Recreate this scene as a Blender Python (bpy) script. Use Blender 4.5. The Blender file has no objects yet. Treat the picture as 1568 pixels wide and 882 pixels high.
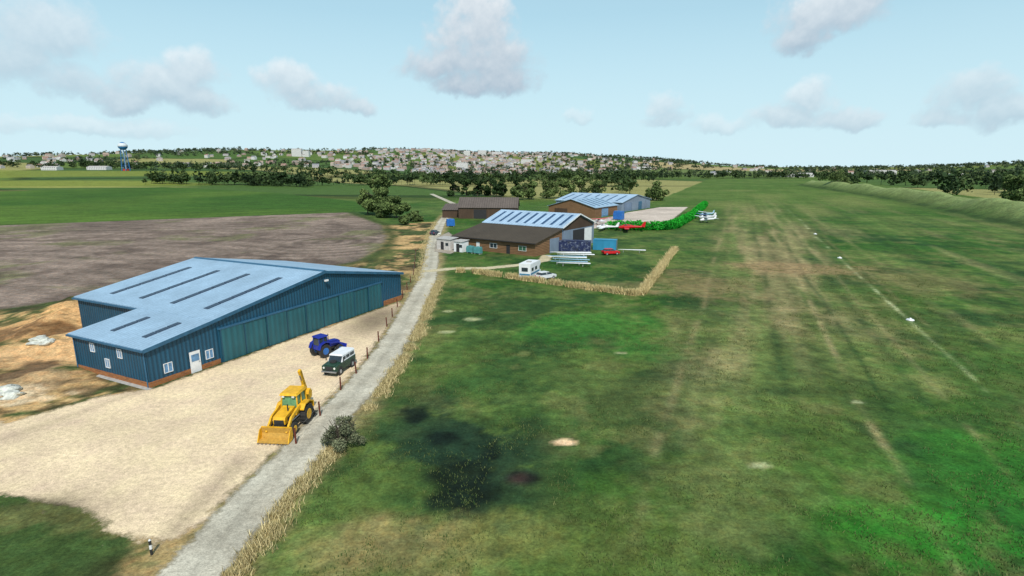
import bpy, math, random, bmesh
import numpy as np
from mathutils import Vector, Matrix
rng=np.random.default_rng(7); random.seed(7)
sc=bpy.context.scene
COL=sc.collection
def lin(r,g,b,k=1.0):
    o=[]
    for c in (r,g,b):
        c/=255.; o.append((c/12.92 if c<=.04045 else ((c+.055)/1.055)**2.4)*k)
    return tuple(o)
# ---------------------------------------------------------------- noise
def vnoise(x,y,seed=0):
    xi=np.floor(x).astype(np.int64); yi=np.floor(y).astype(np.int64)
    fx=x-xi; fy=y-yi; fx=fx*fx*(3-2*fx); fy=fy*fy*(3-2*fy)
    def h(a,b):
        n=(a*374761393+b*668265263+seed*1442695041)&0xffffffff
        n=((n^(n>>13))*1274126177)&0xffffffff
        return ((n^(n>>16))&0xffff)/65535.
    return (h(xi,yi)*(1-fx)+h(xi+1,yi)*fx)*(1-fy)+(h(xi,yi+1)*(1-fx)+h(xi+1,yi+1)*fx)*fy
def fbm(x,y,sc_,oct=4,seed=0,gain=.55):
    a=0;s=0;amp=1.
    for i in range(oct):
        a=a+amp*vnoise(x/sc_+17.3*i,y/sc_-9.1*i,seed+i);s+=amp;amp*=gain;sc_/=2.1
    return a/s
def sstep(a,b,x):
    t=np.clip((x-a)/(b-a),0,1);return t*t*(3-2*t)
def sdpoly(x,y,poly):
    d=np.full(np.shape(x),1e18);ins=np.zeros(np.shape(x),bool)
    n=len(poly)
    for i in range(n):
        ax,ay=poly[i];bx,by=poly[(i+1)%n]
        ex,ey=bx-ax,by-ay
        t=np.clip(((x-ax)*ex+(y-ay)*ey)/(ex*ex+ey*ey+1e-9),0,1)
        d=np.minimum(d,(x-ax-t*ex)**2+(y-ay-t*ey)**2)
        if ay!=by:
            c=((ay>y)!=(by>y))&(x<(bx-ax)*(y-ay)/(by-ay)+ax)
            ins^=c
    d=np.sqrt(d);return np.where(ins,d,-d)
def sdline(x,y,pts):
    d=np.full(np.shape(x),1e18)
    for (ax,ay),(bx,by) in zip(pts[:-1],pts[1:]):
        ex,ey=bx-ax,by-ay
        t=np.clip(((x-ax)*ex+(y-ay)*ey)/(ex*ex+ey*ey+1e-9),0,1)
        d=np.minimum(d,(x-ax-t*ex)**2+(y-ay-t*ey)**2)
    return np.sqrt(d)
# ---------------------------------------------------------------- terrain
BANK=[(330,620),(285,470),(243,330),(188,190),(150,90)]
HZ_A=[-60,-42.7,-25.4,-15,-5.6,4,14.2,20.4,25,31.3,38,42.7,60]
HZ_H=[30,40,72,70,80,74,54,26,14,12,20,32,30]
def height(x,y):
    x=np.asarray(x,float);y=np.asarray(y,float)
    r=np.hypot(x,y);az=np.degrees(np.arctan2(x,y))
    h=np.interp(az,HZ_A,HZ_H)
    hill=h*(0.78+0.38*fbm(x,y,600,4,3))*sstep(1250,2700,r)*np.where(y>0,1,0.3)
    left=15*sstep(520,1150,y)*sstep(-120,-450,x)
    b=6.0*np.exp(-(sdline(x,y,BANK)/8.)**2)*(0.7+.6*fbm(x,y,40,3,5))
    heap=np.zeros_like(x)
    for (cx,cy,rx,ry,hh) in [(-57,68,5,7,1.7),(-51,60,4,4,1.0),(-62,76,6,5,1.6),(-46,51,3.5,3,.6),(-48,44,3,4,.7),(-56,52,5,4,.9)]:
        heap+=hh*np.exp(-((x-cx)/rx)**2-((y-cy)/ry)**2)*(.4+1.2*fbm(x,y,3,4,8))
    return hill+left+b+heap
# ---------------------------------------------------------------- mesh utils
def np_mesh(name,V,F,mats,col=None,midx=None,smooth=False,loc=None,parent=None,alpha=None):
    V=np.asarray(V,np.float32);F=np.asarray(F,np.int32);n,k=F.shape
    me=bpy.data.meshes.new(name)
    me.vertices.add(len(V));me.vertices.foreach_set('co',V.ravel())
    me.loops.add(n*k);me.loops.foreach_set('vertex_index',F.ravel())
    me.polygons.add(n);me.polygons.foreach_set('loop_start',np.arange(0,n*k,k,dtype=np.int32))
    for m in mats: me.materials.append(m)
    if midx is not None: me.polygons.foreach_set('material_index',np.asarray(midx,np.int32))
    me.polygons.foreach_set('use_smooth',np.full(n,smooth))
    if col is not None:
        a=me.color_attributes.new('Col','FLOAT_COLOR','POINT')
        c=np.ones((len(V),4),np.float32);c[:,:3]=col
        if alpha is not None: c[:,3]=alpha
        a.data.foreach_set('color',c.ravel())
    me.update(calc_edges=True)
    ob=bpy.data.objects.new(name,me);COL.objects.link(ob)
    if loc is not None: ob.location=loc
    if parent: ob.parent=parent
    return ob
# ---------------------------------------------------------------- materials
def newmat(name):
    m=bpy.data.materials.new(name);m.use_nodes=True
    nt=m.node_tree;b=nt.nodes['Principled BSDF'];return m,nt,b
def mathn(nt,op,a,b=None,c=None,clamp=False):
    n=nt.nodes.new('ShaderNodeMath');n.operation=op;n.use_clamp=clamp
    for i,v in enumerate((a,b,c)):
        if v is None: continue
        if isinstance(v,(int,float)): n.inputs[i].default_value=v
        else: nt.links.new(v,n.inputs[i])
    return n.outputs[0]
def mixc(nt,fac,a,b,blend='MIX'):
    n=nt.nodes.new('ShaderNodeMix');n.data_type='RGBA';n.blend_type=blend
    for i,v in ((0,fac),(6,a),(7,b)):
        if isinstance(v,(int,float)): n.inputs[i].default_value=v
        elif isinstance(v,tuple): n.inputs[i].default_value=(*v[:3],1)
        else: nt.links.new(v,n.inputs[i])
    return n.outputs[2]
def noise(nt,vec,scale,detail=4,rough=.55):
    n=nt.nodes.new('ShaderNodeTexNoise');n.inputs['Scale'].default_value=scale
    n.inputs['Detail'].default_value=detail;n.inputs['Roughness'].default_value=rough
    nt.links.new(vec,n.inputs['Vector']);return n.outputs['Fac']
def mat(name,col,rough=.6,metal=0,var=.18,vs=1.5,bump=0,spec=.5):
    m,nt,b=newmat(name)
    tc=nt.nodes.new('ShaderNodeTexCoord')
    f=noise(nt,tc.outputs['Object'],vs,4,.6)
    d=tuple(c*(1-var*1.6) for c in col);l=tuple(min(1,c*(1+var)) for c in col)
    fr=mathn(nt,'MULTIPLY_ADD',f,2.2,-.6,True)
    nt.links.new(mixc(nt,fr,d,l),b.inputs['Base Color'])
    b.inputs['Roughness'].default_value=rough;b.inputs['Metallic'].default_value=metal
    b.inputs['Specular IOR Level'].default_value=spec
    if bump:
        bp=nt.nodes.new('ShaderNodeBump');bp.inputs['Strength'].default_value=bump;bp.inputs['Distance'].default_value=.03
        nt.links.new(noise(nt,tc.outputs['Object'],vs*8,3),bp.inputs['Height']);nt.links.new(bp.outputs[0],b.inputs['Normal'])
    return m
def ribmat(name,col,axis,period,depth=.35,rough=.45,streak=.25,metal=0.0,speck=0.):
    m,nt,b=newmat(name)
    tc=nt.nodes.new('ShaderNodeTexCoord');sp=nt.nodes.new('ShaderNodeSeparateXYZ');nt.links.new(tc.outputs['Object'],sp.inputs[0])
    c={'x':sp.outputs[0],'y':sp.outputs[1],'z':sp.outputs[2]}.get(axis)
    if axis=='xy': c=mathn(nt,'ADD',sp.outputs[0],sp.outputs[1])
    s=mathn(nt,'SINE',mathn(nt,'MULTIPLY',c,6.28318/period))
    s01=mathn(nt,'POWER',mathn(nt,'MULTIPLY_ADD',s,.5,.5),2.0)
    mp=nt.nodes.new('ShaderNodeMapping');nt.links.new(tc.outputs['Object'],mp.inputs[0])
    mp.inputs['Scale'].default_value=(1.2,1.2,.18) if axis!='z' else (.3,.3,3)
    st=noise(nt,mp.outputs[0],1.3,5,.65)
    big=noise(nt,tc.outputs['Object'],.25,4)
    k=mathn(nt,'MULTIPLY_ADD',s01,-depth,1.0)
    k2=mathn(nt,'MULTIPLY',k,mathn(nt,'MULTIPLY_ADD',st,2*streak,1-streak))
    k3=mathn(nt,'MULTIPLY',k2,mathn(nt,'MULTIPLY_ADD',big,.6,.7))
    if speck: k3=mathn(nt,'MULTIPLY',k3,mathn(nt,'MULTIPLY_ADD',noise(nt,tc.outputs['Object'],6,4,.8),2*speck,1-speck))
    vm=nt.nodes.new('ShaderNodeVectorMath');vm.operation='SCALE';vm.inputs[0].default_value=col;nt.links.new(k3,vm.inputs['Scale'])
    nt.links.new(vm.outputs[0],b.inputs['Base Color'])
    b.inputs['Roughness'].default_value=rough;b.inputs['Metallic'].default_value=metal;b.inputs['Specular IOR Level'].default_value=.3
    bp=nt.nodes.new('ShaderNodeBump');bp.inputs['Strength'].default_value=.5;bp.inputs['Distance'].default_value=.04
    nt.links.new(s,bp.inputs['Height']);nt.links.new(bp.outputs[0],b.inputs['Normal'])
    return m
def attrmat(name,rough=.9):
    m,nt,b=newmat(name)
    a=nt.nodes.new('ShaderNodeAttribute');a.attribute_name='Col'
    nt.links.new(a.outputs['Color'],b.inputs['Base Color']);b.inputs['Roughness'].default_value=rough
    b.inputs['Specular IOR Level'].default_value=.15
    return m
M_leaf=attrmat('foliage',.8); M_bark=mat('bark',(.07,.055,.04),.9,vs=6)
M_town=attrmat('town_render',.85)
def groundmat():
    m,nt,b=newmat('ground_cover')
    a=nt.nodes.new('ShaderNodeAttribute');a.attribute_name='Col'
    tc=nt.nodes.new('ShaderNodeTexCoord');P=tc.outputs['Object']
    n1=noise(nt,P,.75,6,.72);n2=noise(nt,P,4.5,3,.75);n3=noise(nt,P,.14,4,.65)
    k=mathn(nt,'MULTIPLY_ADD',n1,2.3,-.13);k2=mathn(nt,'MULTIPLY_ADD',n2,1.7,.15);k3=mathn(nt,'MULTIPLY_ADD',n3,1.2,.42)
    kk=mathn(nt,'MAXIMUM',mathn(nt,'MULTIPLY',mathn(nt,'MULTIPLY',k,k2),k3),.12)
    vm=nt.nodes.new('ShaderNodeVectorMath');vm.operation='SCALE';nt.links.new(a.outputs['Color'],vm.inputs[0]);nt.links.new(kk,vm.inputs['Scale'])
    h=noise(nt,P,1.3,4,.65);hf=mathn(nt,'MULTIPLY_ADD',h,4,-1.7,True)
    warm=mixc(nt,mathn(nt,'MULTIPLY',hf,.5),vm.outputs[0],(1.35,1.04,.85),'MULTIPLY')
    nt.links.new(warm,b.inputs['Base Color'])
    b.inputs['Roughness'].default_value=.95;b.inputs['Specular IOR Level'].default_value=.1
    bp=nt.nodes.new('ShaderNodeBump');bp.inputs['Strength'].default_value=.6;bp.inputs['Distance'].default_value=.12
    nt.links.new(mathn(nt,'ADD',n2,n1),bp.inputs['Height']);nt.links.new(bp.outputs[0],b.inputs['Normal'])
    return m
M_ground=groundmat()
def gravelmat(name,c1,c2):
    m,nt,b=newmat(name)
    a=nt.nodes.new('ShaderNodeAttribute');a.attribute_name='Col'
    tc=nt.nodes.new('ShaderNodeTexCoord');P=tc.outputs['Object']
    n1=noise(nt,P,.35,5,.65);n2=noise(nt,P,2.6,5,.8);n3=noise(nt,P,11,2,.7);n4=noise(nt,P,1.1,4,.7)
    base=mixc(nt,mathn(nt,'MULTIPLY_ADD',n1,2.6,-.8,True),c1,c2)
    k=mathn(nt,'MULTIPLY',mathn(nt,'MULTIPLY_ADD',n2,1.5,.27),mathn(nt,'MULTIPLY_ADD',n3,1.1,.47))
    vm=nt.nodes.new('ShaderNodeVectorMath');vm.operation='SCALE';nt.links.new(base,vm.inputs[0]);nt.links.new(k,vm.inputs['Scale'])
    sp=nt.nodes.new('ShaderNodeSeparateColor');nt.links.new(a.outputs['Color'],sp.inputs[0])
    vm2=nt.nodes.new('ShaderNodeVectorMath');vm2.operation='SCALE';nt.links.new(vm.outputs[0],vm2.inputs[0]);nt.links.new(sp.outputs[1],vm2.inputs['Scale'])
    nt.links.new(vm2.outputs[0],b.inputs['Base Color'])
    b.inputs['Roughness'].default_value=.95;b.inputs['Specular IOR Level'].default_value=.1
    e=mathn(nt,'ADD',sp.outputs[0],mathn(nt,'MULTIPLY_ADD',n4,1.6,-.95))
    al=mathn(nt,'MULTIPLY_ADD',e,2.2,0,True)
    nt.links.new(al,b.inputs['Alpha'])
    bp=nt.nodes.new('ShaderNodeBump');bp.inputs['Strength'].default_value=.6;bp.inputs['Distance'].default_value=.05
    nt.links.new(n3,bp.inputs['Height']);nt.links.new(bp.outputs[0],b.inputs['Normal'])
    return m
# ---------------------------------------------------------------- key lines
ROAD=[(-17,-60),(-16.6,0),(-16.3,15),(-16.1,24),(-15.8,31),(-15.2,36),(-14.8,42),(-14.1,47.3),(-13.7,58),(-13.9,68),(-14.6,82.5),(-15.2,97),(-17.5,118.5),(-20,138),(-23,165),(-26,205),(-28,250),(-30,300),(-60,420)]
YARD=[(-52,41),(-40.4,41.5),(-37,46.5),(-33.3,48.5),(-17.0,82.8),(-16.0,80),(-15.4,68),(-15.2,55),(-15.8,45),(-16.5,37),(-17.4,28),(-18.6,25.9),(-22.6,27.0),(-25,28.9),(-31.5,30.6),(-50,31),(-60,34)]
BROWN=[(-282,138),(-178,194),(-74,250),(-46,196),(-36,160),(-33,138),(-33,120),(-40,104),(-53.6,93),(-65.3,83.5),(-74,76),(-120,66),(-200,50),(-330,60)]
GREENF=[(-282,138),(-178,194),(-74,250),(-62,262),(-83,320),(-186,441),(-344,560),(-420,480),(-520,330),(-400,110)]
RD=(.372,.928)
# ---------------------------------------------------------------- ground sheet
def axis_y():
    y=list(np.arange(-60,12,3.));v=12.
    while v<60: y.append(v);v+=.35
    while v<8000: y.append(v);v+=max(.35,v*.0085-.16)
    return np.array(y)
def axis_x():
    p=[];v=.175
    while v<45: p.append(v);v+=.35
    while v<8000: p.append(v);v+=max(.4,(v-45)*.012+.4)
    p=np.array(p);return np.concatenate([-p[::-1],p])
ys=axis_y();xs=axis_x()
X,Y=np.meshgrid(xs,ys);X=X.ravel();Y=Y.ravel()
Z=height(X,Y)
def c3(t): return np.array(t)[None,:]
n_a=fbm(X,Y,30,5,11);n_b=fbm(X,Y,9,5,21);n_c=fbm(X,Y,2.6,4,31,.65);n_d=fbm(X,Y,110,4,41);n_e=fbm(X,Y,4.5,4,47,.65)
w=X*RD[1]-Y*RD[0]; along=X*RD[0]+Y*RD[1]
g1=c3(lin(54,92,34,.85));g2=c3(lin(86,110,54,.85));g3=c3(lin(140,132,94,.85));g4=c3(lin(32,66,34,.85));g5=c3(lin(112,116,70,.85))
def mixa(a,b,t): return a*(1-t[:,None])+b*t[:,None]
C=mixa(g1,g2,sstep(.38,.62,n_a))
C=mixa(C,g4,.65*sstep(.52,.66,n_b)*sstep(500,60,Y))
C=mixa(C,g5,.5*sstep(.52,.68,n_e)*sstep(400,60,Y))
C=mixa(C,g4,.45*sstep(.5,.36,n_e)*sstep(300,60,Y))
strk=fbm(w*1.0,along*.12,6,5,51)
strip=sstep(-9,-1,w)*sstep(26,17,w)*sstep(26,70,Y)
C=mixa(C,g3,np.clip(strip*(.2+.75*sstep(.4,.62,strk))*(.4+.9*n_e)*.9,0,1)*sstep(420,150,Y))
C=mixa(C,g3,.35*sstep(.55,.75,strk)*sstep(700,100,Y)*sstep(-8,5,w))
mow=.5+.5*np.sin(w*2*math.pi/3.6+2.2*fbm(X,Y,30,2,57));mow2=.5+.5*np.sin(w*2*math.pi/15+1)
C=C*(1+.18*(mow-.5)*sstep(35,60,Y)*sstep(-10,2,w)+.18*(mow2-.5)*sstep(-20,0,w))[:,None]
dash=sstep(.42,.6,vnoise(along/5.,along*0,9))
for (w0,wd,colr,a,dsh) in [(-3.6,.45,g3,.5,0),(11.6,.35,g3*1.15,.75,0),(13.4,.3,g4,.6,0),(22.7,.24,c3(lin(182,190,146)),.85,1),(24.2,.3,g3,.35,0),(6,.5,g4,.45,0),(17,.6,g4,.45,0),(18.4,.3,g3,.4,0),(29,.5,g3,.3,0),(37,1.0,g4,.3,0)]:
    wob=(fbm(along,w*0,30,2,int(abs(w0)*7))-.5)*1.6
    cut=(dash*.7+.3) if dsh else 1
    C=mixa(C,colr,cut*a*np.exp(-((w-w0-wob)/wd)**2)*sstep(.33,.55,fbm(X,Y,8,3,61+int(abs(w0))))*sstep(330,120,Y))
for (cw,ca,rw,ra) in [(-4,330,12,30),(20,420,10,40),(2,520,14,22),(34,300,8,40),(6,250,7,18),(60,380,14,60)]:
    C=mixa(C,c3(lin(130,132,82,.9)),.5*np.exp(-((w-cw)/rw)**4-((along-ca)/ra)**4))
C=mixa(C,c3(lin(88,110,50,.9)),.5*sstep(140,420,Y)*sstep(-60,0,X))
for (cx,cy,rx,ry,cl,a) in [(-5.5,40,3,3.5,(46,72,42),.5),(0.5,37.5,2.2,1.8,(40,68,40),.4),(-6.6,45,2.5,3,(38,62,38),.4),
      (-7,26.5,4.5,2.6,(146,134,88),.85),(-1,27,3,2,(124,118,70),.55),(24,27,7,4,(44,122,36),.75),(33,33,9,5,(48,112,38),.65),(10,68,8,7,(52,120,42),.6),(16,60,5,4,(62,120,46),.5),(44,30,14,5,(46,108,36),.7),(-4,56,4,9,(64,98,46),.4),(55,52,14,10,(60,100,40),.5),
      (5,27,6,3,(96,112,56),.5),(13,32,5,6,(112,116,72),.45),(32,95,8,12,(146,126,92),.5),(58,110,12,8,(150,128,94),.7),(22,36,6,6,(86,110,54),.4),(9,46,5,6,(100,112,64),.4),(72,100,10,14,(134,124,84),.45),(20,92,7,5,(150,136,100),.45)]:
    q=((X-cx)/rx)**2+((Y-cy)/ry)**2
    C=mixa(C,c3(lin(*cl,.85)),a*sstep(1.9,.1,q+(n_c-.5)*2.6+(n_b-.5)*2.4+(n_e-.5)*2))
# irregular bush shadows painted into ground colour between the lane and the strip
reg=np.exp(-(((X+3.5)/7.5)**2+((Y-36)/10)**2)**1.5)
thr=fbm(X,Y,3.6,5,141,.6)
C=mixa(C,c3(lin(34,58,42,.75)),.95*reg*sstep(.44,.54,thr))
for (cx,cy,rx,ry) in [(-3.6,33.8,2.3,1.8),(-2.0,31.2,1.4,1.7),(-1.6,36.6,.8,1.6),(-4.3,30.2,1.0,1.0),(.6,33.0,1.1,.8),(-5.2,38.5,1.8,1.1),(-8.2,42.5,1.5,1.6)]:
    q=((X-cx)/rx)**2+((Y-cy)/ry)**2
    C=mixa(C,c3(lin(20,34,28,.7)),.92*sstep(1.7,.2,q+(n_c-.5)*2.8+(thr-.5)*2.5))  # deeper cores of the painted bush shadows
C=mixa(C,c3(lin(60,46,44,.8)),.85*np.exp(-((X-.5)/.8)**2-((Y-32.9)/.7)**2))
q=((X-3.9)/.85)**2+((Y-37.8)/.5)**2
C=mixa(C,c3(lin(240,208,168,.85)),sstep(1.6,.3,q+(n_c-.5)*2.4))
for (cx,cy,r_) in [(-5.4,72,.9),(-8,66,.6),(17,34.5,.4),(30,45,.35),(12,58,.4),(-9,76,.5)]:
    q=((X-cx)/(r_*1.6))**2+((Y-cy)/r_)**2;C=mixa(C,c3(lin(190,196,150,.8)),.6*sstep(1.6,.4,q+(n_c-.5)*2.4))
dr=sdline(X,Y,ROAD)
C=mixa(C,c3(lin(160,146,106,.8)),.85*sstep(3.8,1.6,dr+(n_c-.5)*2.2)*sstep(330,200,Y))
RL=[(-33,120),(-40,104),(-53.6,93),(-74,76),(-120,66),(-120,30),(-60,20),(-19,20),(-17,40),(-17,84),(-18,118),(-24,165),(-27,205),(-34,205),(-46,196),(-33,138)]
sd=sdpoly(X,Y,RL)
rl=mixa(c3(lin(72,86,48,.8)),c3(lin(190,160,112,.8)),sstep(.44,.56,fbm(X,Y,6,5,71,.65)))
rl=mixa(rl,c3(lin(60,54,38,.8)),.7*sstep(.55,.66,fbm(X,Y,4,4,73,.65)))
C=mixa(C,rl,sstep(-2,2,sd+(n_b-.5)*5))
C=mixa(C,c3(lin(62,88,44,.8)),.85*sstep(-19,-23,X)*(Y<34))
for (cx,cy,rx,ry,cl,a) in [(-57,67,7,9,(222,178,124),.85),(-50,57,6,6,(215,176,128),.8),(-45,49,6,4,(160,136,104),.7),(-60,60,4,5,(92,70,50),.8),(-48,52,2,3,(84,66,50),.8),(-54,63,2,3,(96,66,40),.8),(-52,70,2,4,(70,56,40),.8),(-43,46,3,2,(232,210,174),.7),(-36,136,3,14,(206,176,122),.75),(-38,165,4,10,(196,166,116),.65),(-30,126,3,9,(118,120,70),.6)]:
    q=((X-cx)/rx)**2+((Y-cy)/ry)**2
    C=mixa(C,c3(lin(*cl,.8)),a*sstep(1.5,.5,q+(n_c-.5)*3.6+(n_e-.5)*2))
# ploughed field
sd=sdpoly(X,Y,BROWN)
cc=np.hypot((X+120),(Y-20)*1.0)
row=.5+.5*np.sin(cc*2*math.pi/6.5+5*fbm(X,Y,25,3,80))
rt=np.hypot(X+50,Y-150)
row2=.5+.5*np.sin(rt*2*math.pi/4.4)
row=np.where((rt<30)&(X>-62),row2*1.6,row)
bf=mixa(c3(lin(100,90,82,.9)),c3(lin(160,144,132,.9)),np.clip(.26*row+1.3*(fbm(X,Y,38,5,81,.65)-.33),0,1))
bf=mixa(bf,c3(lin(104,112,68,.85)),.6*sstep(.52,.68,fbm(X,Y,16,5,82,.65)))
bf=mixa(bf,c3(lin(84,72,66,.85)),.5*sstep(.5,.36,fbm(X,Y,7,4,83,.65)))
C=mixa(C,bf,sstep(-1.2,1.2,sd+(n_c-.5)*2))
C=mixa(C,c3(lin(58,74,38,.8)),.8*np.exp(-((sd+1.5)/2.0)**2))
sd=sdpoly(X,Y,GREENF)
gf=mixa(c3(lin(52,88,30,.85)),c3(lin(84,112,44,.85)),sstep(.3,.7,n_d)*.7+.2*(.5+.5*np.sin((X*.47-Y*.88)*2*math.pi/14)))
gf=gf*(.8+.4*fbm(X,Y,22,4,88)[:,None])
C=mixa(C,gf,sstep(-1.5,1.5,sd))
# distant patchwork
far=sstep(300,420,Y+.15*np.abs(X))*np.where((w>-45)&(w<150)&(Y<950),0,1)
cells=rng.uniform([-5200,300],[5200,5600],(420,2))
fcol=np.array([lin(*c,.8) for c in [(92,116,52),(112,124,62),(146,146,92),(74,102,48),(88,112,52),(166,154,112),(102,120,68),(66,94,48)]])
cid=rng.integers(0,len(fcol),len(cells));cid[(cells[:,1]<900)]=rng.integers(0,5,(cells[:,1]<900).sum())
idx=np.where((far>0)&(np.abs(X)<Y*1.6+100))[0];best=np.full(len(idx),1e18);bi=np.zeros(len(idx),int);sec=np.full(len(idx),1e18)
fx=X[idx]*.8;fy=Y[idx]*1.0+ .35*X[idx]
for k,(cx,cy) in enumerate(cells):
    d=(fx-cx*.8)**2+(fy-cy-.35*cx)**2
    mk=d<best;sec=np.where(mk,best,np.minimum(sec,d));bi=np.where(mk,k,bi);best=np.where(mk,d,best)
fc=fcol[cid[bi]]
edge=np.sqrt(sec)-np.sqrt(best)
fc=fc*np.where(edge<16,.45,1)[:,None]
sdg=sdpoly(X[idx],Y[idx],GREENF)
far_i=far[idx]*(sdg<0)
C[idx]=C[idx]*(1-far_i[:,None])+fc*far_i[:,None]
for (cx,cy,rx,ry,cl,a) in [(-560,620,230,90,(128,138,60),.8),(-900,880,500,130,(122,134,58),.8),(-380,470,60,22,(206,174,126),.8),(-420,560,110,14,(158,156,90),.6)]:
    q=((X-cx)/rx)**2+((Y-cy)/ry)**2
    C=mixa(C,c3(lin(*cl,.85)),a*sstep(1.3,.6,q+(n_d-.5))*(sdpoly(X,Y,GREENF)<0))
bk=sdline(X,Y,BANK)
C=mixa(C,c3(lin(134,150,98,.9)),.8*np.exp(-(bk/9)**2)*(.5+n_b))
C=mixa(C,c3(lin(38,62,30,.85)),.85*np.exp(-((bk-13)/4)**2)*(n_b+.3))
nx,ny=len(xs),len(ys)
I=np.arange(nx*ny).reshape(ny,nx)
F=np.stack([I[:-1,:-1],I[:-1,1:],I[1:,1:],I[1:,:-1]],-1).reshape(-1,4)
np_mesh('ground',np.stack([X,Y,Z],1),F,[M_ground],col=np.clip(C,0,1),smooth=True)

def sheet(name,poly,z,res,fade,material,darkfn=None,sdf=None):
    p=np.array(poly);x0,y0=p.min(0)-1;x1,y1=p.max(0)+1
    gx=np.arange(x0,x1,res);gy=np.arange(y0,y1,res)
    A,B=np.meshgrid(gx,gy)
    sd=(sdf(A,B) if sdf else sdpoly(A,B,poly))
    I=np.arange(A.size).reshape(A.shape)
    F=np.stack([I[:-1,:-1],I[:-1,1:],I[1:,1:],I[1:,:-1]],-1).reshape(-1,4)
    s=sd.ravel();F=F[(s[F]>-.2).any(1)]
    use=np.unique(F);mp=np.full(A.size,-1);mp[use]=np.arange(len(use));F=mp[F]
    a=A.ravel()[use];b=B.ravel()[use];s=s[use]
    col=np.ones((len(a),3));col[:,0]=np.clip(s/fade,0,1)
    if darkfn is not None: col[:,1]=darkfn(a,b)
    return np_mesh(name,np.stack([a,b,np.full(len(a),z)+height(a,b)],1),F,[material],col=col,smooth=True)
def yard_dark(a,b):
    d=1-.62*np.exp(-(((a+18.2)/3.2)**2+((b-72)/7.5)**2)**1.5)
    d*=1-.55*np.exp(-(((a+27.5)/2.2)**2+((b-29.8)/1.5)**2)-(fbm(a,b,2,3,5)-.5)*2)
    d*=1-.3*np.exp(-((a+19.0)/.8)**2)*sstep(38,34,b)
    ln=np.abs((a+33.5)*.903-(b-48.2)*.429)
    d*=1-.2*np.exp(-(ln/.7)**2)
    return d*(.80+.40*fbm(a,b,5,4,12,.65))
sheet('gravel_yard',YARD,.012,.35,1.3,gravelmat('yard_gravel',lin(240,218,178,.82),lin(232,206,176,.74)),yard_dark)
RW=1.65
sheet('gravel_lane',[(-62,-60),(-10,430)],.022,.4,.9,gravelmat('lane_gravel',lin(204,198,180,.82),lin(180,172,154,.82)),
      lambda a,b:(1-.2*np.exp(-((sdline(a,b,ROAD))/.35)**2))*(.72+.56*fbm(a,b,3,4,19,.65)), sdf=lambda a,b:RW+.25-sdline(a,b,ROAD))
DRV=[(-16,107),(-12,109.5),(-5,110),(2,114),(7,119.5),(8,126)]
sheet('driveway',[(-18,103),(12,130)],.03,.3,.9,gravelmat('driveway_gravel',lin(212,198,164,.8),lin(188,176,144,.8)),sdf=lambda a,b:1.6-sdline(a,b,DRV))
APR=[(16,170),(30,186),(50,184),(90,284),(74,282),(50,248),(46,236),(33,218),(22,200)]
sheet('concrete_apron',APR,.012,.8,1.5,gravelmat('apron_concrete',lin(222,208,194,.78),lin(200,184,170,.75)),lambda a,b:.6+.8*fbm(a,b,12,4,14,.65))
APR2=[(-19,132),(-14,128),(-12,140),(-16,160),(-20,175),(-22,160)]
sheet('hardstanding',APR2,.034,.5,1,gravelmat('hardstanding_gravel',lin(190,180,165,.7),lin(165,155,140,.7)))
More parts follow.
